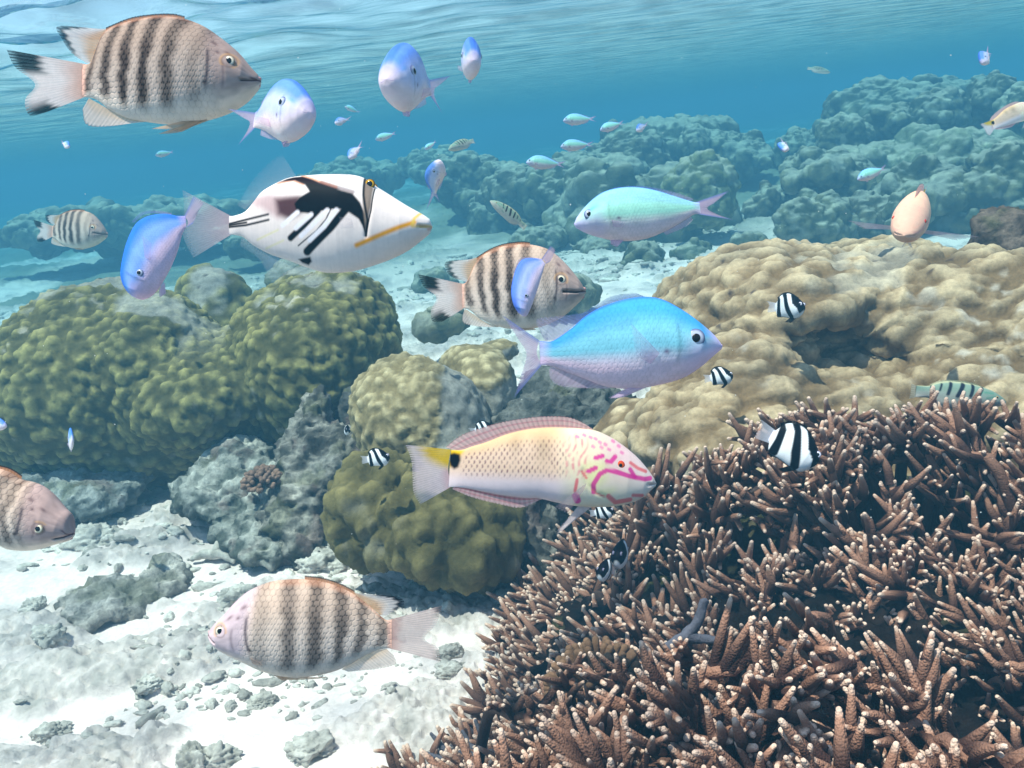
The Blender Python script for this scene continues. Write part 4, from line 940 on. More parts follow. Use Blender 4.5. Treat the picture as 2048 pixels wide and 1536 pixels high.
# ---- black and white triggerfish
z = Z(200, 300, 2.926)
def trigger_col(D):
    P = D['P']; n = len(P); v, u = D['v'], D['u']; k = 1 / 2.926
    c = mix(np.tile(lin(244, 226, 220), (n, 1)), np.tile(lin(250, 240, 236), (n, 1)), sm(0.3, 0.9, v)); BK = lin(8, 5, 9); BR = lin(58, 22, 18)
    def put(col, m):
        nonlocal c
        c = mix(c, np.tile(col, (n, 1)), m)
    put(lin(206, 168, 168), 0.8 * in_poly(P, z((830, 325), (900, 272), (1000, 268), (1080, 285), (1180, 300), (1180, 400), (1060, 415), (960, 350)), 10))
    put(lin(70, 32, 38), 0.95 * in_poly(P, z((1040, 300), (1190, 285), (1200, 390), (1130, 425), (1060, 390)), 9))
    put(lin(252, 228, 222), in_poly(P, z((1005, 215), (1100, 198), (1190, 212), (1225, 248), (1190, 280), (1080, 276), (1000, 262)), 5))
    put(lin(226, 130, 50), 0.7 * stroke(P, z((1190, 156), (1311, 207), (1400, 240)), 7, 2.5)); put(lin(220, 120, 40), 0.7 * stroke(P, z((1045, 200), (1140, 186), (1205, 215)), 5, 2))
    put(lin(30, 6, 12), in_poly(P, z((1050, 193), (1100, 172), (1139, 163), (1190, 160), (1250, 182), (1311, 211), (1425, 254), (1260, 275), (1214, 218), (1150, 188)), 2.2))
    put(lin(96, 44, 56), 0.6 * stroke(P, z((1311, 205), (1425, 248), (1499, 271)), 8, 3))
    put(BK, in_poly(P, z((1225, 210), (1311, 217), (1425, 258), (1499, 280), (1545, 334), (1582, 417), (1578, 526), (1560, 470), (1539, 431), (1482, 392), (1453, 378), (1410, 372), (1353, 374), (1268, 396), (1178, 384), (1160, 334), (1188, 298), (1247, 262)), 2.2))
    put(BK, stroke(P, z((1300, 380), (1215, 465), (1135, 528)), 12.5, 2.2)); put(BK, stroke(P, z((1378, 370), (1350, 430), (1290, 495), (1180, 572)), 2.6, 1.2)); put(BK, stroke(P, z((1465, 375), (1380, 475), (1230, 606)), 15.5, 2.2))
    for q in (z((1180, 385), (1090, 455)), z((1262, 400), (1170, 475)), z((1356, 378), (1270, 460), (1200, 520)), z((1410, 378), (1340, 470), (1250, 545))): put(lin(250, 240, 246), stroke(P, q, 9.0, 2.2))
    put(lin(236, 222, 160), 0.6 * stroke(P, z((1060, 480), (930, 530)), 4)); put(lin(236, 222, 160), 0.5 * stroke(P, z((1090, 540), (980, 580)), 4))
    put(BK, stroke(P, z((758, 434), (870, 412), (1000, 388)), 4.4)); put(BK, stroke(P, z((758, 452), (860, 446), (1003, 420)), 4.4)); put(BK, stroke(P, z((755, 442), (865, 430)), 4))
    put(BK, in_poly(P, z((1170, 645), (1245, 634), (1252, 660), (1228, 678), (1190, 664)), 2.5))
    put(lin(150, 130, 116), in_poly(P, z((1556, 170), (1612, 240), (1606, 360), (1580, 500), (1560, 330)), 3)); put(BK, stroke(P, z((1555, 170), (1562, 290), (1590, 440), (1578, 525)), 4.5)); put(BK, stroke(P, z((1618, 240), (1608, 380), (1578, 525)), 3))
    put(lin(240, 160, 0), stroke(P, z((1850, 442), (1730, 490), (1600, 545), (1522, 576)), 8.5)); put(lin(240, 200, 90), 0.9 * stroke(P, z((1885, 372), (1850, 420), (1840, 455)), 6)); put(lin(240, 190, 70), 0.7 * stroke(P, z((1840, 465), (1935, 455)), 6))
    put(lin(232, 176, 150), stroke(P, z((1925, 470), (1948, 455)), 5)); put(lin(60, 36, 60), 0.8 * stroke(P, z((1310, 140), (1450, 142)), 5))
    return c * (0.985 + 0.03 * vnoise(D['P'][:, :1] * [0.4, 0, 0] + 0.2, 2))[:, None]
T = Fish('triggerfish', z((1946, 450))[0], z((765, 440))[0], 0.86, label='white triggerfish with black saddle and yellow mouth stripe', cat='fish')
T.body(z((755, 388), (790, 384), (850, 360), (900, 302), (950, 242), (1040, 190), (1120, 160), (1250, 146), (1400, 141), (1500, 150), (1560, 172), (1620, 215), (1700, 265), (1800, 328), (1890, 378), (1930, 405)),
       z((755, 493), (830, 507), (900, 560), (1000, 612), (1100, 645), (1220, 690), (1310, 716), (1400, 718), (1500, 706), (1600, 676), (1700, 640), (1800, 590), (1890, 522), (1930, 488)), 52, trigger_col, 560, 210, belly=1.2,
       creases=[(z((1880, 460), (1948, 456)), 3, 0.35), (z((1612, 240), (1606, 380), (1578, 525)), 4, 0.05)])
fc = plain_fin(226, 206, 214, 0.62, 0.34)
T.fin('tail_fin', z((770, 388), (755, 440), (770, 493)), z((480, 232), (490, 350), (480, 470), (510, 560), (548, 632)), lambda U, V, P: rgba(mix(np.tile(lin(240, 200, 204), (len(U), 1)), np.tile(lin(206, 208, 216), (len(U), 1)), V), 0.78 - 0.42 * V), 60, 26, rays=22)
T.fin('dorsal_fin', z((850, 350), (950, 245), (1060, 185), (1150, 158)), z((800, 320), (880, 190), (1010, 60), (1070, 30)), plain_fin(214, 220, 226, 0.34, 0.10), rays=26)
T.fin('anal_fin', z((830, 512), (930, 578), (1040, 622), (1170, 664)), z((815, 560), (930, 640), (1020, 790), (1075, 740)), plain_fin(204, 214, 220, 0.42, 0.16), rays=22)
T.fin('pectoral_fin', z((1500, 430), (1510, 480)), z((1430, 420), (1440, 490)), plain_fin(230, 220, 230, 0.25, 0.12), 14, 10, both=True, swing=0.3, rays=7)
T.eye(z((1588, 212))[0], 10.5, lin(236, 176, 10), 0.55, rim=lin(90, 60, 10), out=0.55)

# ---- checkerboard wrasse
z = Z(780, 800, 3.657)
def wrasse_col(D):
    P = D['P']; n = len(P); u, v = D['u'], D['v']; q = (P - [780, 800]) * 3.657; X, Y = q[:, 0], q[:, 1]; PK = lin(232, 40, 150); PR = lin(238, 112, 116)
    c = mix(np.tile(lin(252, 222, 224), (n, 1)), np.tile(lin(244, 206, 178), (n, 1)), sm(600, 470, Y - 0.02 * X)); c = mix(c, np.tile(lin(242, 194, 140), (n, 1)), 0.75 * sm(0.35, 0.95, v) * sm(1450, 1200, X))
    c = mix(c, np.tile(lin(248, 232, 196), (n, 1)), 0.75 * sm(1180, 1350, X)); c = mix(c, np.tile(lin(250, 204, 206), (n, 1)), 0.85 * sm(1450, 1700, X) * sm(720, 420, Y)); c = mix(c, np.tile(lin(250, 222, 214), (n, 1)), 0.6 * sm(1650, 1850, X))
    c = mix(c, np.tile(lin(232, 236, 130), (n, 1)), 0.45 * in_poly(P, z((1400, 460), (1560, 440), (1560, 560), (1500, 640), (1620, 640), (1560, 700), (1430, 620)), 14))
    def put(col, m):
        nonlocal c
        c = mix(c, np.tile(col, (n, 1)), m)
    # dark edged scales on the flank
    sx, sy = 40.0, 31.0; row = np.floor(Y / sy); o = 0.5 * (row % 2); fx = (X / sx + o) % 1; fy = (Y / sy) % 1
    tick = np.exp(-((fx - 0.5 + 0.22 * (fy - 0.5) ** 2 * 4) / 0.13) ** 2) * sm(0.02, 0.25, fy) * sm(1.0, 0.75, fy)
    reg = sm(500, 560, X) * sm(1330, 1240, X) * sm(585, 520, Y) * sm(0.80, 0.62, v)
    pn = vnoise(np.stack([X / 60, Y / 50, X * 0], 1), 4); put(lin(116, 66, 84), np.clip(0.8 + 0.5 * pn, 0.15, 1) * tick * reg); put(lin(126, 106, 70), 0.42 * np.exp(-((X - 1120) / 75) ** 2 - ((Y - 340) / 110) ** 2)); put(lin(126, 106, 70), 0.30 * np.exp(-((X - 920) / 50) ** 2 - ((Y - 320) / 80) ** 2))
    put(lin(236, 132, 140), np.clip(0.5 + 0.9 * vnoise(np.stack([X / 30, Y / 22, X * 0], 1), 9), 0, 0.85) * np.exp(-((((X - 0.35 * (560 - Y) + 14 * np.sin(Y / 30)) / 44) % 1 - 0.5) / 0.22) ** 2) * sm(1240, 1300, X) * sm(1470, 1400, X) * sm(580, 500, Y) * sm(225, 290, Y))
    put(lin(255, 200, 0), in_poly(P, z((200, 340), (500, 366), (540, 372), (500, 420), (440, 490), (380, 490), (300, 420)), 5)); put(lin(10, 8, 16), in_poly(P, z((420, 400), (470, 385), (512, 395), (518, 440), (500, 490), (470, 505), (440, 480)), 3.5))
    for pts, w in [(((1478, 660), (1475, 600), (1520, 525), (1570, 500), (1640, 512), (1740, 545), (1850, 568), (1892, 565)), 34), (((1490, 412), (1540, 398)), 32), (((1572, 435), (1600, 440), (1632, 405)), 34), (((1438, 508), (1490, 482)), 34),
                   (((1745, 450), (1800, 490), (1860, 515)), 24), (((1740, 495), (1775, 550)), 30), (((1350, 690), (1365, 725)), 50), (((1358, 570), (1345, 650)), 24), (((1392, 510), (1425, 555)), 18)]: put(PK if w > 25 else PR, 0.92 * stroke(P, z(*pts), w / 3.657, 1.6))
    for pts, w in [(((1585, 690), (1640, 738), (1745, 718)), 36), (((1765, 685), (1835, 690)), 26), (((1470, 640), (1500, 668), (1555, 692)), 12)]: put(PR, 0.9 * stroke(P, z(*pts), w / 3.657, 1.6))
    for a in ((1585, 350), (1410, 250), (1455, 265), (1490, 275), (1360, 260), (1520, 300), (1560, 315), (1620, 295), (1660, 330), (1680, 375), (1530, 335), (1470, 330)): put(lin(238, 110, 170), 0.75 * stroke(P, z(a, (a[0] + 10, a[1] + 6)), 22 / 3.657, 1.6))
    put(lin(110, 40, 60), 0.6 * stroke(P, z((1890, 612), (1950, 612)), 2.4, 1.0)); return c
Wr = Fish('wrasse', z((1950, 612))[0], z((440, 500))[0], 0.78, label='pink and yellow wrasse with a black spot on its yellow tail root', cat='fish')
Wr.body(z((425, 362), (520, 366), (600, 340), (700, 310), (850, 252), (1000, 216), (1150, 201), (1300, 204), (1480, 218), (1600, 264), (1700, 328), (1800, 410), (1880, 500), (1930, 570)),
        z((425, 636), (520, 640), (600, 652), (800, 692), (1000, 716), (1100, 722), (1200, 745), (1300, 766), (1450, 782), (1600, 780), (1750, 756), (1850, 712), (1905, 662), (1940, 632)), 42, wrasse_col, 380, 120, belly=1.0,
        creases=[(z((1880, 612), (1950, 612)), 3.0, 0.3), (z((1400, 500), (1430, 600), (1500, 668), (1560, 695)), 4, 0.05)])
def wr_tail(U, V, P):
    n = len(U); c = np.tile(lin(252, 228, 234), (n, 1)); c = mix(c, np.tile(lin(255, 206, 10), (n, 1)), sm(0.66, 0.34, U + 0.45 * V) * sm(0.90, 0.45, V + 0.05 * np.sin(U * 60))); c = mix(c, np.tile(lin(242, 180, 186), (n, 1)), 0.6 * sm(0.3, 0.0, V) * sm(0.4, 0.6, U)); return rgba(c, 0.95 - 0.25 * V)
Wr.fin('tail_fin', z((445, 362), (425, 500), (445, 636)), z((113, 328), (155, 440), (165, 560), (175, 680), (222, 762)), wr_tail, 60, 26, rays=24)
def wr_dor(U, V, P):
    n = len(U); c = np.tile(lin(252, 206, 200), (n, 1)); st = np.exp(-(((V * 2.4) % 1 - 0.5) / 0.11) ** 2); c = mix(c, np.tile(lin(232, 124, 138), (n, 1)), 0.7 * st); c = mix(c, np.tile(lin(170, 90, 100), (n, 1)), sm(0.94, 1, V)); return rgba(c, 0.99)
Wr.fin('dorsal_fin', z((500, 372), (600, 345), (700, 315), (850, 258), (1000, 222), (1150, 206), (1300, 209), (1480, 222)), z((405, 345), (500, 270), (600, 225), (800, 165), (1000, 130), (1150, 118), (1300, 124), (1400, 160), (1484, 212)), wr_dor, 90, 18, rays=30, ripple=0.003)
def wr_an(U, V, P):
    n = len(U); c = np.tile(lin(244, 200, 202), (n, 1)); c = mix(c, np.tile(lin(222, 96, 112), (n, 1)), 0.85 * np.exp(-((V - 0.22) / 0.10) ** 2)); c = mix(c, np.tile(lin(232, 130, 140), (n, 1)), 0.6 * np.exp(-((V - 0.62) / 0.10) ** 2)); return rgba(c, 0.92)
Wr.fin('anal_fin', z((470, 634), (600, 648), (800, 688), (1000, 712), (1105, 718)), z((455, 652), (600, 712), (800, 762), (960, 786), (1110, 724)), wr_an, 60, 14, rays=18, ripple=0.003)
Wr.fin('pelvic_fin', z((1380, 772), (1470, 782)), z((1212, 978), (1262, 950)), plain_fin(246, 226, 226, 0.85, 0.55), 14, 16, both=True, swing=0.18, yoff=-0.004, rays=5)
Wr.fin('pectoral_fin', z((1425, 590), (1410, 640)), z((1190, 750), (1290, 800)), plain_fin(246, 214, 226, 0.45, 0.22), 18, 16, both=True, swing=0.35, rays=9)
Wr.eye(z((1670, 465))[0], 9.0, lin(240, 96, 24), 0.42, rim=lin(226, 60, 60))

# ---- chromis damselfish
def chromis_col(top, mid, low, face, shine=0.0):
    def f(D):
        u, v = D['u'], D['v']; n = len(u); sc = scales(D, 34)
        c = mix(np.tile(lin(*mid), (n, 1)), np.tile(lin(*top), (n, 1)), sm(0.15, 0.75, v)); c = mix(c, np.tile(lin(*low), (n, 1)), sm(-0.05, -0.65, v + 0.04 * vnoise(np.stack([u * 8, v * 3, u * 0], 1), 2)))
        c = c * (1 - 0.11 * sc * sm(0.8, 0.7, u) + 0.05 * vnoise(np.stack([u * 60, v * 26, u * 0], 1), 5))[:, None]
        c = mix(c, np.tile(lin(*face), (n, 1)), 0.8 * sm(0.86, 1.0, u)); c = mix(c, np.tile(lin(*face), (n, 1)), 0.45 * sm(0.72, 0.84, u) * sm(0.4, -0.2, v))
        c = mix(c, np.tile(lin(*face), (n, 1)), 0.5 * sm(0.08, 0.0, u)); c = mix(c, np.tile(lin(60, 110, 210), (n, 1)), 0.7 * sm(0.90, 0.98, v) * sm(1.0, 0.8, u))
        c = mix(c, np.tile(lin(70, 150, 226), (n, 1)), 0.55 * np.exp(-((u - .855) / .045) ** 2 - ((v - .42) / .12) ** 2))
        c = mix(c, np.tile(lin(96, 70, 110), (n, 1)), 0.8 * np.exp(-((u - .665) / .016) ** 2 - ((v + .26) / .06) ** 2)); c = mix(c, np.tile(lin(120, 90, 150), (n, 1)), 0.7 * np.exp(-((v + 0.05) / 0.05) ** 2) * sm(0.965, 0.985, u))
        g = np.exp(-((u - (0.735 - 0.05 * v * v)) / 0.012) ** 2) * sm(-0.7, -0.4, v) * sm(0.6, 0.3, v); c = c * (1 - 0.22 * g)[:, None]; c = c * (1 + 0.10 * fbm(np.stack([u * 11, v * 5, u * 0 + 3], 1), 3, 12))[:, None]
        ll = np.exp(-((v - 0.42 - 0.1 * u) / 0.035) ** 2) * sm(0.72, 0.66, u) * sm(0.1, 0.2, u); c = c * (1 - 0.10 * ll * (0.5 + 0.5 * np.sin(u * 220)))[:, None]
        return c
    return f
def chromis_hgt(D): return 0.3 * (1 - scales(D, 34) * sm(0.85, 0.74, D['u']))
PINKF = plain_fin(232, 204, 232, 0.75, 0.42); LAVT = lambda U, V, P: rgba(mix(np.tile(lin(226, 196, 224), (len(U), 1)), np.tile(lin(150, 160, 226), (len(U), 1)), np.maximum(sm(0.2, 0.0, U), sm(0.8, 1.0, U))), 0.85 - 0.25 * V)
def chromis(nose, tailc, d, top, bot, W, eye, er, tail_b, tail_t, label, cols, dor=None, an=None, pel=None, pec=None, yaw=0, bend=None, flip=False, nx=240, curved=False):
    F = Fish('damselfish', nose, tailc, d, yaw, label=label, flip=flip)
    F.body(top, bot, W, chromis_col(*cols), nx, 72 if nx < 240 else 150, hgtf=chromis_hgt, bend=bend, curved=curved)
    F.fin('tail_fin', tail_b, tail_t, LAVT, 60, 24, rays=18)
    if dor is not None: F.fin('dorsal_fin', dor[0], dor[1], lambda U, V, P: rgba(mix(np.tile(lin(110, 140, 200), (len(U), 1)), np.tile(lin(190, 180, 216), (len(U), 1)), sm(0.6, 0.1, U)), 0.62 - 0.18 * V), 60, 16, rays=24, ripple=0.003)
    if an is not None: F.fin('anal_fin', an[0], an[1], PINKF, 40, 14, rays=14, ripple=0.003)
    if pel is not None: F.fin('pelvic_fin', pel[0], pel[1], plain_fin(232, 206, 236, 0.9, 0.7), 14, 14, both=True, swing=0.15, yoff=-0.002, rays=5)
    if pec is not None: F.fin('pectoral_fin', pec[0], pec[1], plain_fin(236, 206, 232, 0.55, 0.25), 18, 16, both=True, swing=0.25, rays=9)
    nq = np.array(nose, float); F.lip(nq - F.ax * er * 0.42 + F.up * er * 0.15, er * 0.42, er * 0.17, lin(222, 190, 226)); F.lip(nq - F.ax * er * 0.50 - F.up * er * 0.19, er * 0.42, er * 0.16, lin(226, 196, 222))
    F.eye(eye, er, lin(176, 186, 206), 0.47, rim=lin(84, 96, 140), out=0.14); return F
z = Z(800, 350, 2.926)
BLUE = ((64, 152, 216), (122, 192, 212), (242, 210, 226), (228, 198, 234))
chromis(z((1888, 1005))[0], z((815, 1040))[0], 0.46,
        z((795, 968), (850, 975), (900, 968), (1000, 900), (1080, 830), (1180, 772), (1300, 732), (1420, 713), (1530, 727), (1650, 790), (1750, 862), (1830, 930), (1872, 978)),
        z((820, 1112), (880, 1118), (970, 1150), (1080, 1192), (1200, 1236), (1350, 1252), (1500, 1232), (1650, 1190), (1750, 1130), (1830, 1062), (1875, 1024)), 66,
        z((1697, 962))[0], 18.5, z((815, 968), (800, 1040), (830, 1112)), z((598, 818), (690, 960), (738, 1050), (705, 1180), (668, 1302)), 'biggest turquoise blue damselfish with a pale pink belly and round dark eye', BLUE,
        dor=(z((850, 972), (930, 955), (1030, 872), (1180, 774), (1300, 733), (1445, 716)), z((825, 930), (800, 845), (920, 826), (1080, 800), (1230, 712), (1380, 690))),
        an=(z((880, 1120), (970, 1150), (1080, 1192), (1250, 1242)), z((872, 1145), (885, 1200), (960, 1240), (1200, 1252))), pel=(z((1340, 1240), (1450, 1238)), z((1222, 1306), (1300, 1302))),
        pec=(z((1490, 1050), (1440, 1110)), z((1318, 880), (1350, 1060))), nx=300)
GREEN = ((132, 190, 226), (152, 214, 198), (238, 216, 220), (196, 190, 230))
G = chromis(z((1018, 290))[0], z((1745, 195))[0], 0.55,
        z((1760, 158), (1720, 158), (1600, 122), (1500, 91), (1400, 73), (1300, 73), (1200, 96), (1130, 140), (1070, 200), (1032, 252)),
        z((1760, 226), (1720, 232), (1650, 275), (1550, 330), (1450, 370), (1350, 385), (1250, 382), (1150, 360), (1080, 335), (1032, 310)), 42,
        z((1098, 246))[0], 9.8, z((1735, 157), (1752, 193), (1735, 228)), z((1925, 93), (1845, 160), (1800, 195), (1860, 230), (1952, 262)), 'mint green damselfish facing left over the far round coral', GREEN,
        dor=(z((1700, 152), (1600, 124), (1500, 93), (1400, 75), (1240, 84)), z((1720, 140), (1620, 105), (1500, 76), (1400, 62), (1260, 70))), an=(z((1700, 242), (1650, 277), (1540, 334)), z((1715, 262), (1665, 308), (1560, 352))),
        pel=(z((1310, 380), (1230, 378)), z((1270, 420), (1235, 405))), pec=(z((1225, 285), (1235, 320)), z((1300, 300), (1290, 330))))
z = Z(0, 0, 2.926)
LAV = ((100, 146, 226), (192, 202, 236), (250, 226, 226), (242, 218, 228))
chromis(z((1862, 715))[0], z((1440, 650))[0], 0.54,
        z((1425, 600), (1465, 588), (1510, 556), (1560, 508), (1620, 470), (1680, 462), (1750, 498), (1810, 570), (1848, 640)),
        z((1425, 690), (1470, 708), (1530, 742), (1600, 795), (1680, 848), (1750, 842), (1810, 802), (1850, 752)), 34,
        z((1747, 655))[0], 12.0, z((1440, 600), (1430, 645), (1442, 694)), z((1195, 505), (1330, 600), (1395, 650), (1370, 710), (1300, 775)), 'lavender blue damselfish right behind the snout of the top left banded fish', LAV,
        dor=(z((1490, 570), (1560, 510), (1640, 468)), z((1480, 545), (1555, 485), (1645, 455))), an=(z((1490, 715), (1600, 792), (1660, 835)), z((1485, 755), (1570, 800), (1680, 835))), pel=(z((1660, 838), (1720, 845)), z((1670, 872), (1700, 862))), pec=(z((1640, 720), (1650, 770)), z((1560, 690), (1560, 730))), yaw=0.72)
z = Z(200, 300, 2.926)
chromis(z((222, 872))[0], z((505, 420))[0], 0.60,
        z((500, 385), (450, 385), (390, 374), (325, 378), (262, 396), (205, 442), (158, 548), (132, 665), (128, 745), (155, 815), (190, 855)),
        z((505, 450), (482, 490), (468, 540), (450, 600), (420, 672), (394, 722), (364, 772), (336, 815), (308, 845), (280, 864), (250, 877)), 34,
        z((268, 730))[0], 8.5, z((495, 384), (515, 420), (508, 452)), z((548, 268), (585, 290), (605, 315), (575, 360), (545, 430)), 'blue damselfish diving head down in front of the triggerfish tail', ((52, 116, 226), (128, 168, 236), (236, 206, 230), (226, 190, 222)),
        dor=(z((420, 382), (330, 370), (255, 378), (200, 425)), z((420, 368), (330, 352), (245, 362), (182, 420))), pec=(z((300, 640), (330, 660)), z((300, 520), (350, 560))), pel=(z((375, 770), (350, 820)), z((385, 840), (350, 862))), curved=True)
z = Z(800, 350, 2.926)
chromis(z((722, 828))[0], z((845, 500))[0], 0.62,
        z((828, 492), (800, 488), (765, 486), (720, 494), (688, 530), (660, 610), (650, 690), (662, 755), (690, 805)),
        z((850, 520), (838, 560), (826, 600), (812, 645), (798, 690), (782, 735), (765, 780), (750, 812), (738, 828)), 20,
        z((737, 711))[0], 4.8, z((828, 492), (846, 502), (852, 520)), z((880, 415), (900, 428), (908, 445), (895, 480), (880, 505)), 'small periwinkle damselfish hanging head down against the middle sergeant flank', ((96, 132, 230), (164, 182, 240), (236, 214, 236), (226, 204, 232)),
        dor=(z((780, 488), (715, 500), (672, 580)), z((775, 478), (702, 488), (660, 570))), nx=140, curved=True)

# ---- prototypes for the repeats: black barred humbug, six barred wrasse, hawkfish
z = Z(700, 880, 20.48)
def humbug_col(D):
    P = D['P']; n = len(P); c = np.tile(lin(236, 236, 240), (n, 1)); BK = lin(10, 9, 18)
    for pts in (((740, 520), (800, 480), (870, 560), (980, 1010), (960, 1060), (820, 1060), (800, 800)), ((880, 400), (1000, 340), (1070, 420), (1240, 720), (1400, 1000), (1380, 1070), (1270, 1060), (1130, 850), (990, 520)), ((1150, 350), (1300, 380), (1560, 540), (1680, 700), (1560, 900), (1500, 760), (1330, 640), (1240, 480))):
        c = mix(c, np.tile(BK, (n, 1)), in_poly(P, z(*pts), 0.5))
    c = mix(c, np.tile(BK, (n, 1)), sm(0.90, 0.97, D['v'])); c = mix(c, np.tile(BK, (n, 1)), 0.9 * sm(-0.93, -0.99, D['v']) * sm(0.95, 0.7, D['u'])); c = mix(c, np.tile(lin(226, 216, 230), (n, 1)), sm(0.05, 0.0, D['u'])); return c
Hb = Fish('humbug_damselfish', z((1640, 720))[0], z((720, 790))[0], 1.36, label='little black and white banded damselfish before the olive coral mound')
Hb.body(z((690, 690), (735, 660), (755, 560), (800, 460), (900, 375), (1010, 340), (1120, 338), (1240, 380), (1400, 460), (1540, 560), (1620, 660)), z((690, 880), (760, 920), (810, 1030), (900, 1062), (1100, 1062), (1300, 1070), (1450, 1050), (1545, 960), (1600, 860), (1632, 780)), 11, humbug_col, 150, 56, belly=1.2)
Hb.fin('tail_fin', z((735, 670), (725, 790), (760, 920)), z((400, 650), (470, 720), (500, 800), (480, 880), (500, 990)), plain_fin(236, 234, 246, 0.85, 0.45), 30, 14)
BKF = lambda U, V, P: rgba(lin(10, 9, 18), 1.0, len(U))
Hb.fin('dorsal_fin', z((760, 560), (900, 385), (1110, 350), (1400, 465)), z((720, 510), (880, 350), (1110, 318), (1400, 440)), BKF, 30, 8); Hb.fin('anal_fin', z((800, 990), (860, 1055), (1000, 1060)), z((815, 1068), (850, 1090), (1000, 1075)), BKF, 20, 8)
Hb.fin('pelvic_fin', z((1270, 1050), (1400, 1050)), z((1150, 1200), (1240, 1205)), BKF, 10, 10, both=True, swing=0.25, yoff=-0.0005)
Hb.eye(z((1530, 618))[0], 3.1, lin(236, 232, 244), 0.45, rim=lin(120, 110, 140))
z = Z(1780, 740, 7.642)
def sixbar_col(D):
    P = D['P']; n = len(P); u, v = D['u'], D['v']; c = mix(np.tile(lin(158, 164, 156), (n, 1)), np.tile(lin(128, 150, 136), (n, 1)), sm(-0.2, 0.5, v)); c = mix(c, np.tile(lin(210, 202, 190), (n, 1)), sm(-0.2, -0.8, v)); c = mix(c, np.tile(lin(206, 196, 150), (n, 1)), 0.6 * sm(0.8, 1, v))
    for a, b, w in (((770, 215), (730, 310), 30), ((905, 205), (840, 370), 50), ((1080, 225), (975, 400), 62), ((1230, 240), (1160, 400), 52), ((1390, 250), (1290, 390), 34), ((620, 240), (600, 300), 18)): c = mix(c, np.tile(lin(16, 18, 44), (n, 1)), 0.95 * stroke(P, z(a, b), w / 7.642, 1.6))
    for a, b in (((1220, 390), (1340, 340)), ((1190, 490), (1280, 470)), ((1400, 430), (1560, 410)), ((1380, 340), (1520, 360))): c = mix(c, np.tile(lin(70, 140, 120), (n, 1)), 0.7 * stroke(P, z(a, b), 3.2, 1.4))
    return c
Sb = Fish('striped_wrasse', z((1780, 500))[0], z((390, 325))[0], 1.16, label='greenish wrasse with dark bars hovering behind the top of the staghorn thicket')
Sb.body(z((380, 232), (500, 240), (600, 240), (720, 195), (860, 172), (1020, 180), (1200, 205), (1400, 258), (1560, 320), (1700, 410), (1760, 470)), z((380, 415), (480, 420), (580, 425), (680, 490), (780, 560), (900, 585), (1100, 592), (1300, 600), (1500, 590), (1650, 560), (1750, 525)), 20, sixbar_col, 180, 56)
Sb.fin('tail_fin', z((395, 234), (385, 325), (395, 415)), z((330, 210), (315, 325), (280, 440)), plain_fin(206, 200, 180, 0.85, 0.6), 24, 10); Sb.fin('dorsal_fin', z((640, 235), (860, 180), (1200, 208), (1450, 278)), z((600, 215), (850, 150), (1200, 182), (1440, 262)), plain_fin(200, 200, 170, 0.85, 0.6), 40, 8)
Sb.fin('anal_fin', z((600, 440), (700, 500), (850, 575)), z((560, 460), (660, 530), (840, 600)), plain_fin(206, 196, 190, 0.8, 0.6), 24, 8); Sb.eye(z((1570, 420))[0], 3.4, lin(206, 170, 120), 0.5)
z = Z(1300, 420, 2.738)
def hawk_col(D):
    P = D['P']; n = len(P); c = np.tile(lin(190, 160, 128), (n, 1)); f1, f2 = worley(np.stack([P[:, 0] / 5.0, P[:, 1] / 5.0, P[:, 0] * 0], 1), 5); c = mix(c, np.tile(lin(96, 72, 60), (n, 1)), 0.8 * sm(0.5, 0.25, f1)); return mix(c, np.tile(lin(226, 206, 190), (n, 1)), 0.5 * sm(-0.3, -0.9, D['v']))
Hk = Fish('hawkfish', z((480, 268))[0], z((690, 290))[0], 1.98, label='speckled hawkfish resting flat on the crest of the honey brown mound')
Hk.body(z((700, 278), (660, 248), (620, 226), (570, 218), (530, 222), (500, 240), (486, 256)), z((700, 298), (660, 305), (600, 308), (540, 302), (500, 292), (486, 280)), 13, hawk_col, 120, 48)
Hk.fin('tail_fin', z((692, 278), (688, 290), (692, 298)), z((730, 272), (726, 290), (728, 306)), plain_fin(190, 160, 130, 0.9), 16, 8); Hk.fin('dorsal_fin', z((660, 250), (600, 222), (540, 222)), z((668, 236), (604, 206), (540, 210)), plain_fin(170, 140, 112, 0.9), 20, 6)
Hk.fin('pectoral_fin', z((540, 280), (550, 298)), z((580, 300), (570, 318)), plain_fin(200, 170, 140, 0.85), 10, 8, both=True, swing=0.5); Hk.eye(z((508, 244))[0], 2.6, lin(206, 170, 120), 0.5)

def copy_fish(src, nose, tail, d, label, yaw=0.0, group=None, up=None, fat=1.0):
    """a copy of a fish with copies of its parts; nose and tail root as seen (photo px), yaw brings the snout nearer; up: image direction of the back"""
    nose = np.array(nose, float); tail = np.array(tail, float); ax = nose - tail; Lp = np.linalg.norm(ax); ax = ax / max(Lp, 1e-6)
    u = np.array([ax[1], -ax[0]])
    if up is None: u = -u if u[1] > 0 else u
    else: u = u if np.dot(u, up) > 0 else -u
    ex = RGT * ax[0] - UPV * ax[1]; ez = RGT * u[0] - UPV * u[1]; ex2 = ex * math.cos(yaw) - FWD * math.sin(yaw); ey = np.cross(ez, ex2)
    s = (Lp * d / FOC / max(math.cos(yaw), 0.12)) / (src.ext / src.cy); c = at(*((nose + tail) / 2), d)
    r = src.root.copy(); COL.objects.link(r)
    r.matrix_world = Matrix([[ex2[i] * s, ey[i] * s * fat, ez[i] * s * fat, c[i]] for i in range(3)] + [[0, 0, 0, 1]])
    r['label'] = label
    if group: r['group'] = group
    for ch in src.root.children:
        k = ch.copy(); COL.objects.link(k); k.parent = r
        for g in ch.children:
            q = g.copy(); COL.objects.link(q); q.parent = k
    return r
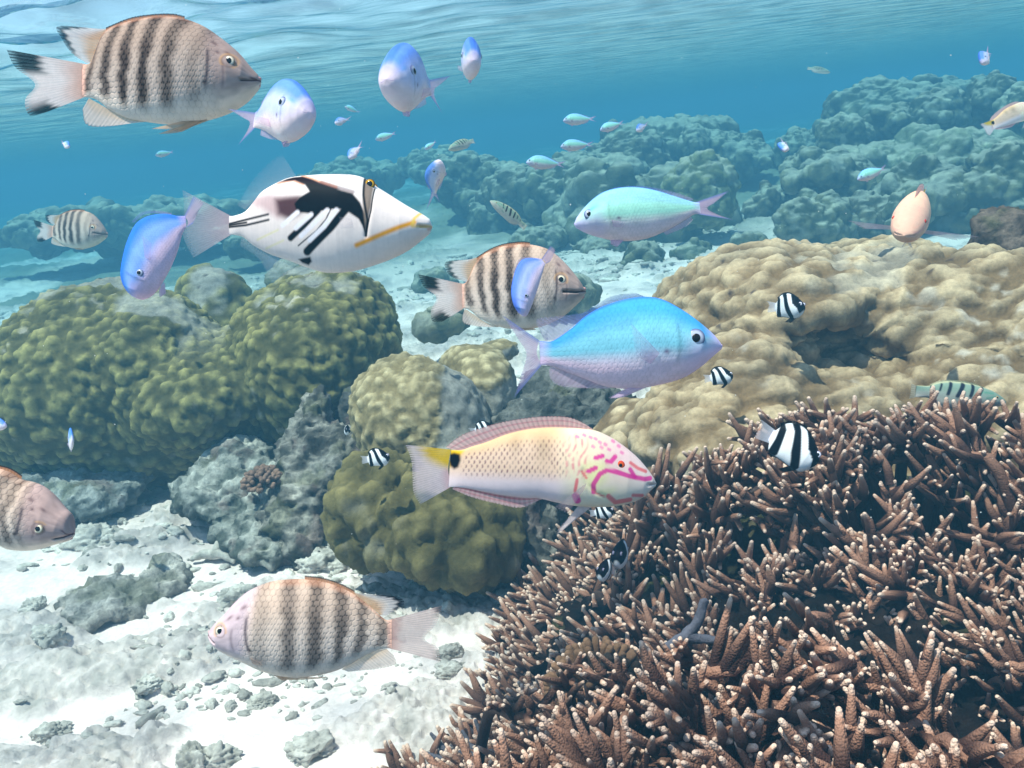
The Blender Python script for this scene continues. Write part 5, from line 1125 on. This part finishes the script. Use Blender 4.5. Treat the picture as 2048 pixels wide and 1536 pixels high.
def place_fish(src, centre, d, length, head, up, label, group=None, fat=1.0):
    """a copy heading freely: head and up as (right, up, towards the camera); length from snout to tail root in metres"""
    B = np.array([RGT, UPV, -FWD]); ex = np.array(head, float) @ B; ex /= np.linalg.norm(ex); ez = np.array(up, float) @ B; ez -= ex * (ez @ ex); ez /= np.linalg.norm(ez); ey = np.cross(ez, ex)
    s = length / (src.ext / src.cy); c = at(*centre, d); r = src.root.copy(); COL.objects.link(r)
    r.matrix_world = Matrix([[ex[i] * s, ey[i] * s * fat, ez[i] * s, c[i]] for i in range(3)] + [[0, 0, 0, 1]]); r['label'] = label
    if group: r['group'] = group
    for ch in src.root.children:
        k = ch.copy(); COL.objects.link(k); k.parent = r
        for g in ch.children:
            q = g.copy(); COL.objects.link(q); q.parent = k
    return r
class _P: pass
def find(lbl):
    o = next(o for o in COL.objects if o.get('label') == lbl); return o
LV = _P(); LV.root = find('lavender blue damselfish right behind the snout of the top left banded fish'); LV.ext = 427 / 2.926 * 0.54 / FOC; LV.cy = math.cos(0.72)
GR = G
SG = _P(); SG.root = find('striped cream and black sergeant fish in the middle with parted pink lips'); SG.ext = 726 / 2.926 * 0.98 / FOC; SG.cy = 1.0
copy_fish(SG, (216, 470), (104, 462), 2.3, 'small hazy sergeant fish far out on the left with a blue black tail tip')
# humbugs
HG = 'black and white banded damselfish'; Hb.root['group'] = HG
place_fish(Hb, (1580, 615), 1.42, 0.050, (0.72, -0.1, 0.68), (0.05, 1, 0), 'upright banded damselfish over the sunny top of the honey brown mound', HG)
copy_fish(Hb, (1466, 752), (1421, 756), 1.36, 'banded damselfish just under the chin of the turquoise damselfish', 0.1, HG)
copy_fish(Hb, (1634, 925), (1545, 872), 0.95, 'largest banded damselfish poised over the staghorn fingers', 0.15, HG)
copy_fish(Hb, (990, 858), (950, 862), 1.5, 'banded damselfish peeping from behind the wrasse back', 0.1, HG)
place_fish(Hb, (1211, 1143), 1.10, 0.034, (-0.62, 0.08, 0.9), (0.0, 1, 0.05), 'lower of two banded damselfish facing out of the staghorn edge', HG)
place_fish(Hb, (1242, 1112), 1.12, 0.044, (-0.40, 0.05, 0.95), (0.0, 1, 0.05), 'upper of two banded damselfish facing out of the staghorn edge', HG)
copy_fish(Hb, (1228, 1022), (1190, 1026), 1.2, 'dark banded damselfish in the shade below the wrasse belly', 0.2, HG)
place_fish(Hb, (694, 862), 1.72, 0.026, (0.35, 0.1, 1.0), (0.1, 1, 0), 'dark little damselfish with a white flank by the rock stump', HG)
# six barred wrasses
SW = 'dark barred wrasses'; Sb.root['group'] = SW
copy_fish(Sb, (980, 402), (1048, 452), 1.5, 'dark barred wrasse slanting tail down before the hazy coral bank', 0.1, SW)
copy_fish(Sb, (897, 302), (945, 280), 1.9, 'dark barred wrasse heading down left in open blue water', 0.3, SW, fat=1.25)
copy_fish(Sb, (1660, 146), (1618, 136), 3.6, 'faint barred wrasse above the deep blue gap', 0.1, SW)
# far shoal
CG = 'small far damselfish'
for nose, tail, d, lab, yaw, src in [
    ((1126, 242), (1180, 238), 1.9, 'pale green damselfish topmost of the far shoal', 0, GR), ((1200, 262), (1240, 246), 2.1, 'faint green damselfish tilting down in the far shoal', 0.2, GR),
    ((1121, 294), (1175, 289), 1.8, 'green damselfish in the middle of the far shoal', 0, GR), ((1052, 325), (1116, 328), 1.6, 'blue backed green damselfish lowest of the far shoal', 0, GR),
    ((751, 280), (785, 268), 2.2, 'faint green damselfish in open water under the head on damselfish', 0, GR), ((1714, 360), (1764, 338), 1.7, 'blue green damselfish gliding before the reef slope', 0.1, GR),
    ((850, 300), (868, 284), 2.4, 'very faint blue damselfish left of the striped wrasse', 0.3, GR), ((312, 312), (340, 304), 2.6, 'faint blue fleck of a damselfish over the far left haze', 0.2, GR),
    ((690, 214), (714, 222), 3.0, 'faintest blue damselfish left of the head on damselfish', 0.2, GR),
    ((700, 320), (716, 292), 1.5, 'small pale damselfish pitched nose down above the triggerfish', 0.6, LV), ((880, 326), (866, 380), 1.3, 'slim pinkish damselfish standing nose up beside the triggerfish snout', 0.75, LV),
    ((672, 250), (692, 236), 1.7, 'tiny white damselfish dot right of the lavender damselfish', 0.7, LV), ((142, 296), (122, 284), 1.8, 'tiny white and blue damselfish dot over the left haze', 0.6, LV),
    ((1272, 264), (1292, 248), 2.0, 'little pink damselfish at the top of the far ridge', 0.6, LV), ((1564, 306), (1572, 280), 1.8, 'tiny violet sliver of a damselfish over the reef slope foot', 0.9, LV),
    ((1956, 132), (1984, 100), 1.2, 'violet pink damselfish nose down in the top right blue', 0.65, LV)]:
    copy_fish(src, nose, tail, d, lab, yaw, CG, fat=(0.8 if src is LV else 1.0))
place_fish(LV, (818, 168), 0.50, 0.0567, (-0.36, -0.24, 1.0), (-0.12, 1, 0.2), 'plump blue and pink damselfish coming nearly head on at the top')
place_fish(LV, (141, 882), 1.6, 0.062, (0.62, 0.1, 1.0), (0, 1, 0), 'thin pale damselfish upright before the dark side of the left dome', None, 0.4)
place_fish(LV, (939, 125), 0.95, 0.066, (0.2, -0.28, 1.0), (0.05, 1, 0.2), 'slim violet damselfish turning near the water surface', None, 0.9)
copy_fish(LV, (16, 852), (-30, 846), 0.9, 'white damselfish nose poking in at the left edge', 0.2, None, fat=0.8)
fw = place_fish(Wr, (1826, 436), 1.25, 0.155, (-0.66, -0.60, 1.0), (0.0, 0.9, 0.42), 'pale face on wrasse with side fins spread above the honey brown mound', None, 1.55)
for ch in list(fw.children):                       # this one holds its side fins wide open
    if ch.name.startswith('pectoral'): bpy.data.objects.remove(ch)
keep = Wr.root; Wr.root = fw; z = Z(780, 800, 3.657)
Wr.fin('pectoral_fin', z((1425, 640), (1410, 690)), z((1230, 690), (1300, 760)), plain_fin(246, 216, 226, 0.8, 0.5), 18, 16, both=True, swing=1.12, rays=9); Wr.root = keep
for ch in fw.children:                             # and its skin is plain pale peach
    if ch.name.startswith('body'):
        ch.data = ch.data.copy(); a = ch.data.attributes['Col'].data; q = np.zeros(len(a) * 4, np.float32); a.foreach_get('color', q); q = q.reshape(-1, 4); bl = 0.9 * sm(0.10, 0.24, np.arange(len(q)) / len(q))[:, None]; q[:, :3] = q[:, :3] * (1 - bl) + bl * lin(246, 190, 162)[None] * (1 + 0.12 * fbm(np.stack([q[:, 0] * 9, q[:, 1] * 9, q[:, 2] * 9], 1), 2, 3))[:, None]; a.foreach_set('color', q.ravel())
copy_fish(Wr, (2080, 216), (1985, 250), 2.0, 'pale pink fish leaving past the right edge over the reef bench', 0.0, None)
copy_fish(Hk, (1392, 560), (1482, 608), 1.90, 'speckled hawkfish propped nose up on the left flank of the honey brown mound', 0.1, None, fat=1.25)

# ------------------------------------------------------------------ specks drifting in the water
def build_specks():
    rng = np.random.RandomState(8); v0, f0 = ico(1); V = []; Fq = []; off = 0
    for k in range(420):
        d = 0.55 + 3.2 * rng.rand() ** 1.3; p = at(rng.uniform(-100, 2150), rng.uniform(-100, 1500), d)
        if not (0.15 < p[2] < 0.95): continue
        V.append(v0 * (0.00022 + 0.00045 * rng.rand() ** 3) * (0.6 + 0.5 * d) * (1 + 0.3 * rng.normal(size=(len(v0), 1))) + p); Fq.append(f0 + off); off += len(v0)
    v = np.concatenate(V); o = make_obj('drifting_specks', v, np.concatenate(Fq), M_SAND, col=np.tile(lin(235, 235, 230), (len(v), 1))); o['kind'] = 'stuff'; o['label'] = 'tiny pale specks drifting in the water'; o['category'] = 'specks'
build_specks()
# ------------------------------------------------------------------ the water body itself: an even pale blue haze
def build_haze():
    x0, x1, y0, y1, z0, z1 = -48, 48, -48, 48, -1.6, WATER_Z + 0.12
    v = np.array([[x, y, z] for x in (x0, x1) for y in (y0, y1) for z in (z0, z1)])
    f = np.array([[0, 1, 3, 2], [4, 6, 7, 5], [0, 4, 5, 1], [2, 3, 7, 6], [0, 2, 6, 4], [1, 5, 7, 3]])
    m, nt, N, L = nodes_mat('blue_water_haze')
    out = N.new('ShaderNodeOutputMaterial'); vol = N.new('ShaderNodeVolumePrincipled')
    vol.inputs['Color'].default_value = (*FOG_COLOR, 1); vol.inputs['Density'].default_value = FOG_DENSITY
    vol.inputs['Absorption Color'].default_value = (*FOG_ABSORB, 1)
    vol.inputs['Anisotropy'].default_value = 0.0
    L.new(vol.outputs[0], out.inputs['Volume'])
    o = make_obj('haze', v, f, m, smooth=False); o['kind'] = 'stuff'; o['label'] = 'clear blue sea water fading the far reef'
build_haze()
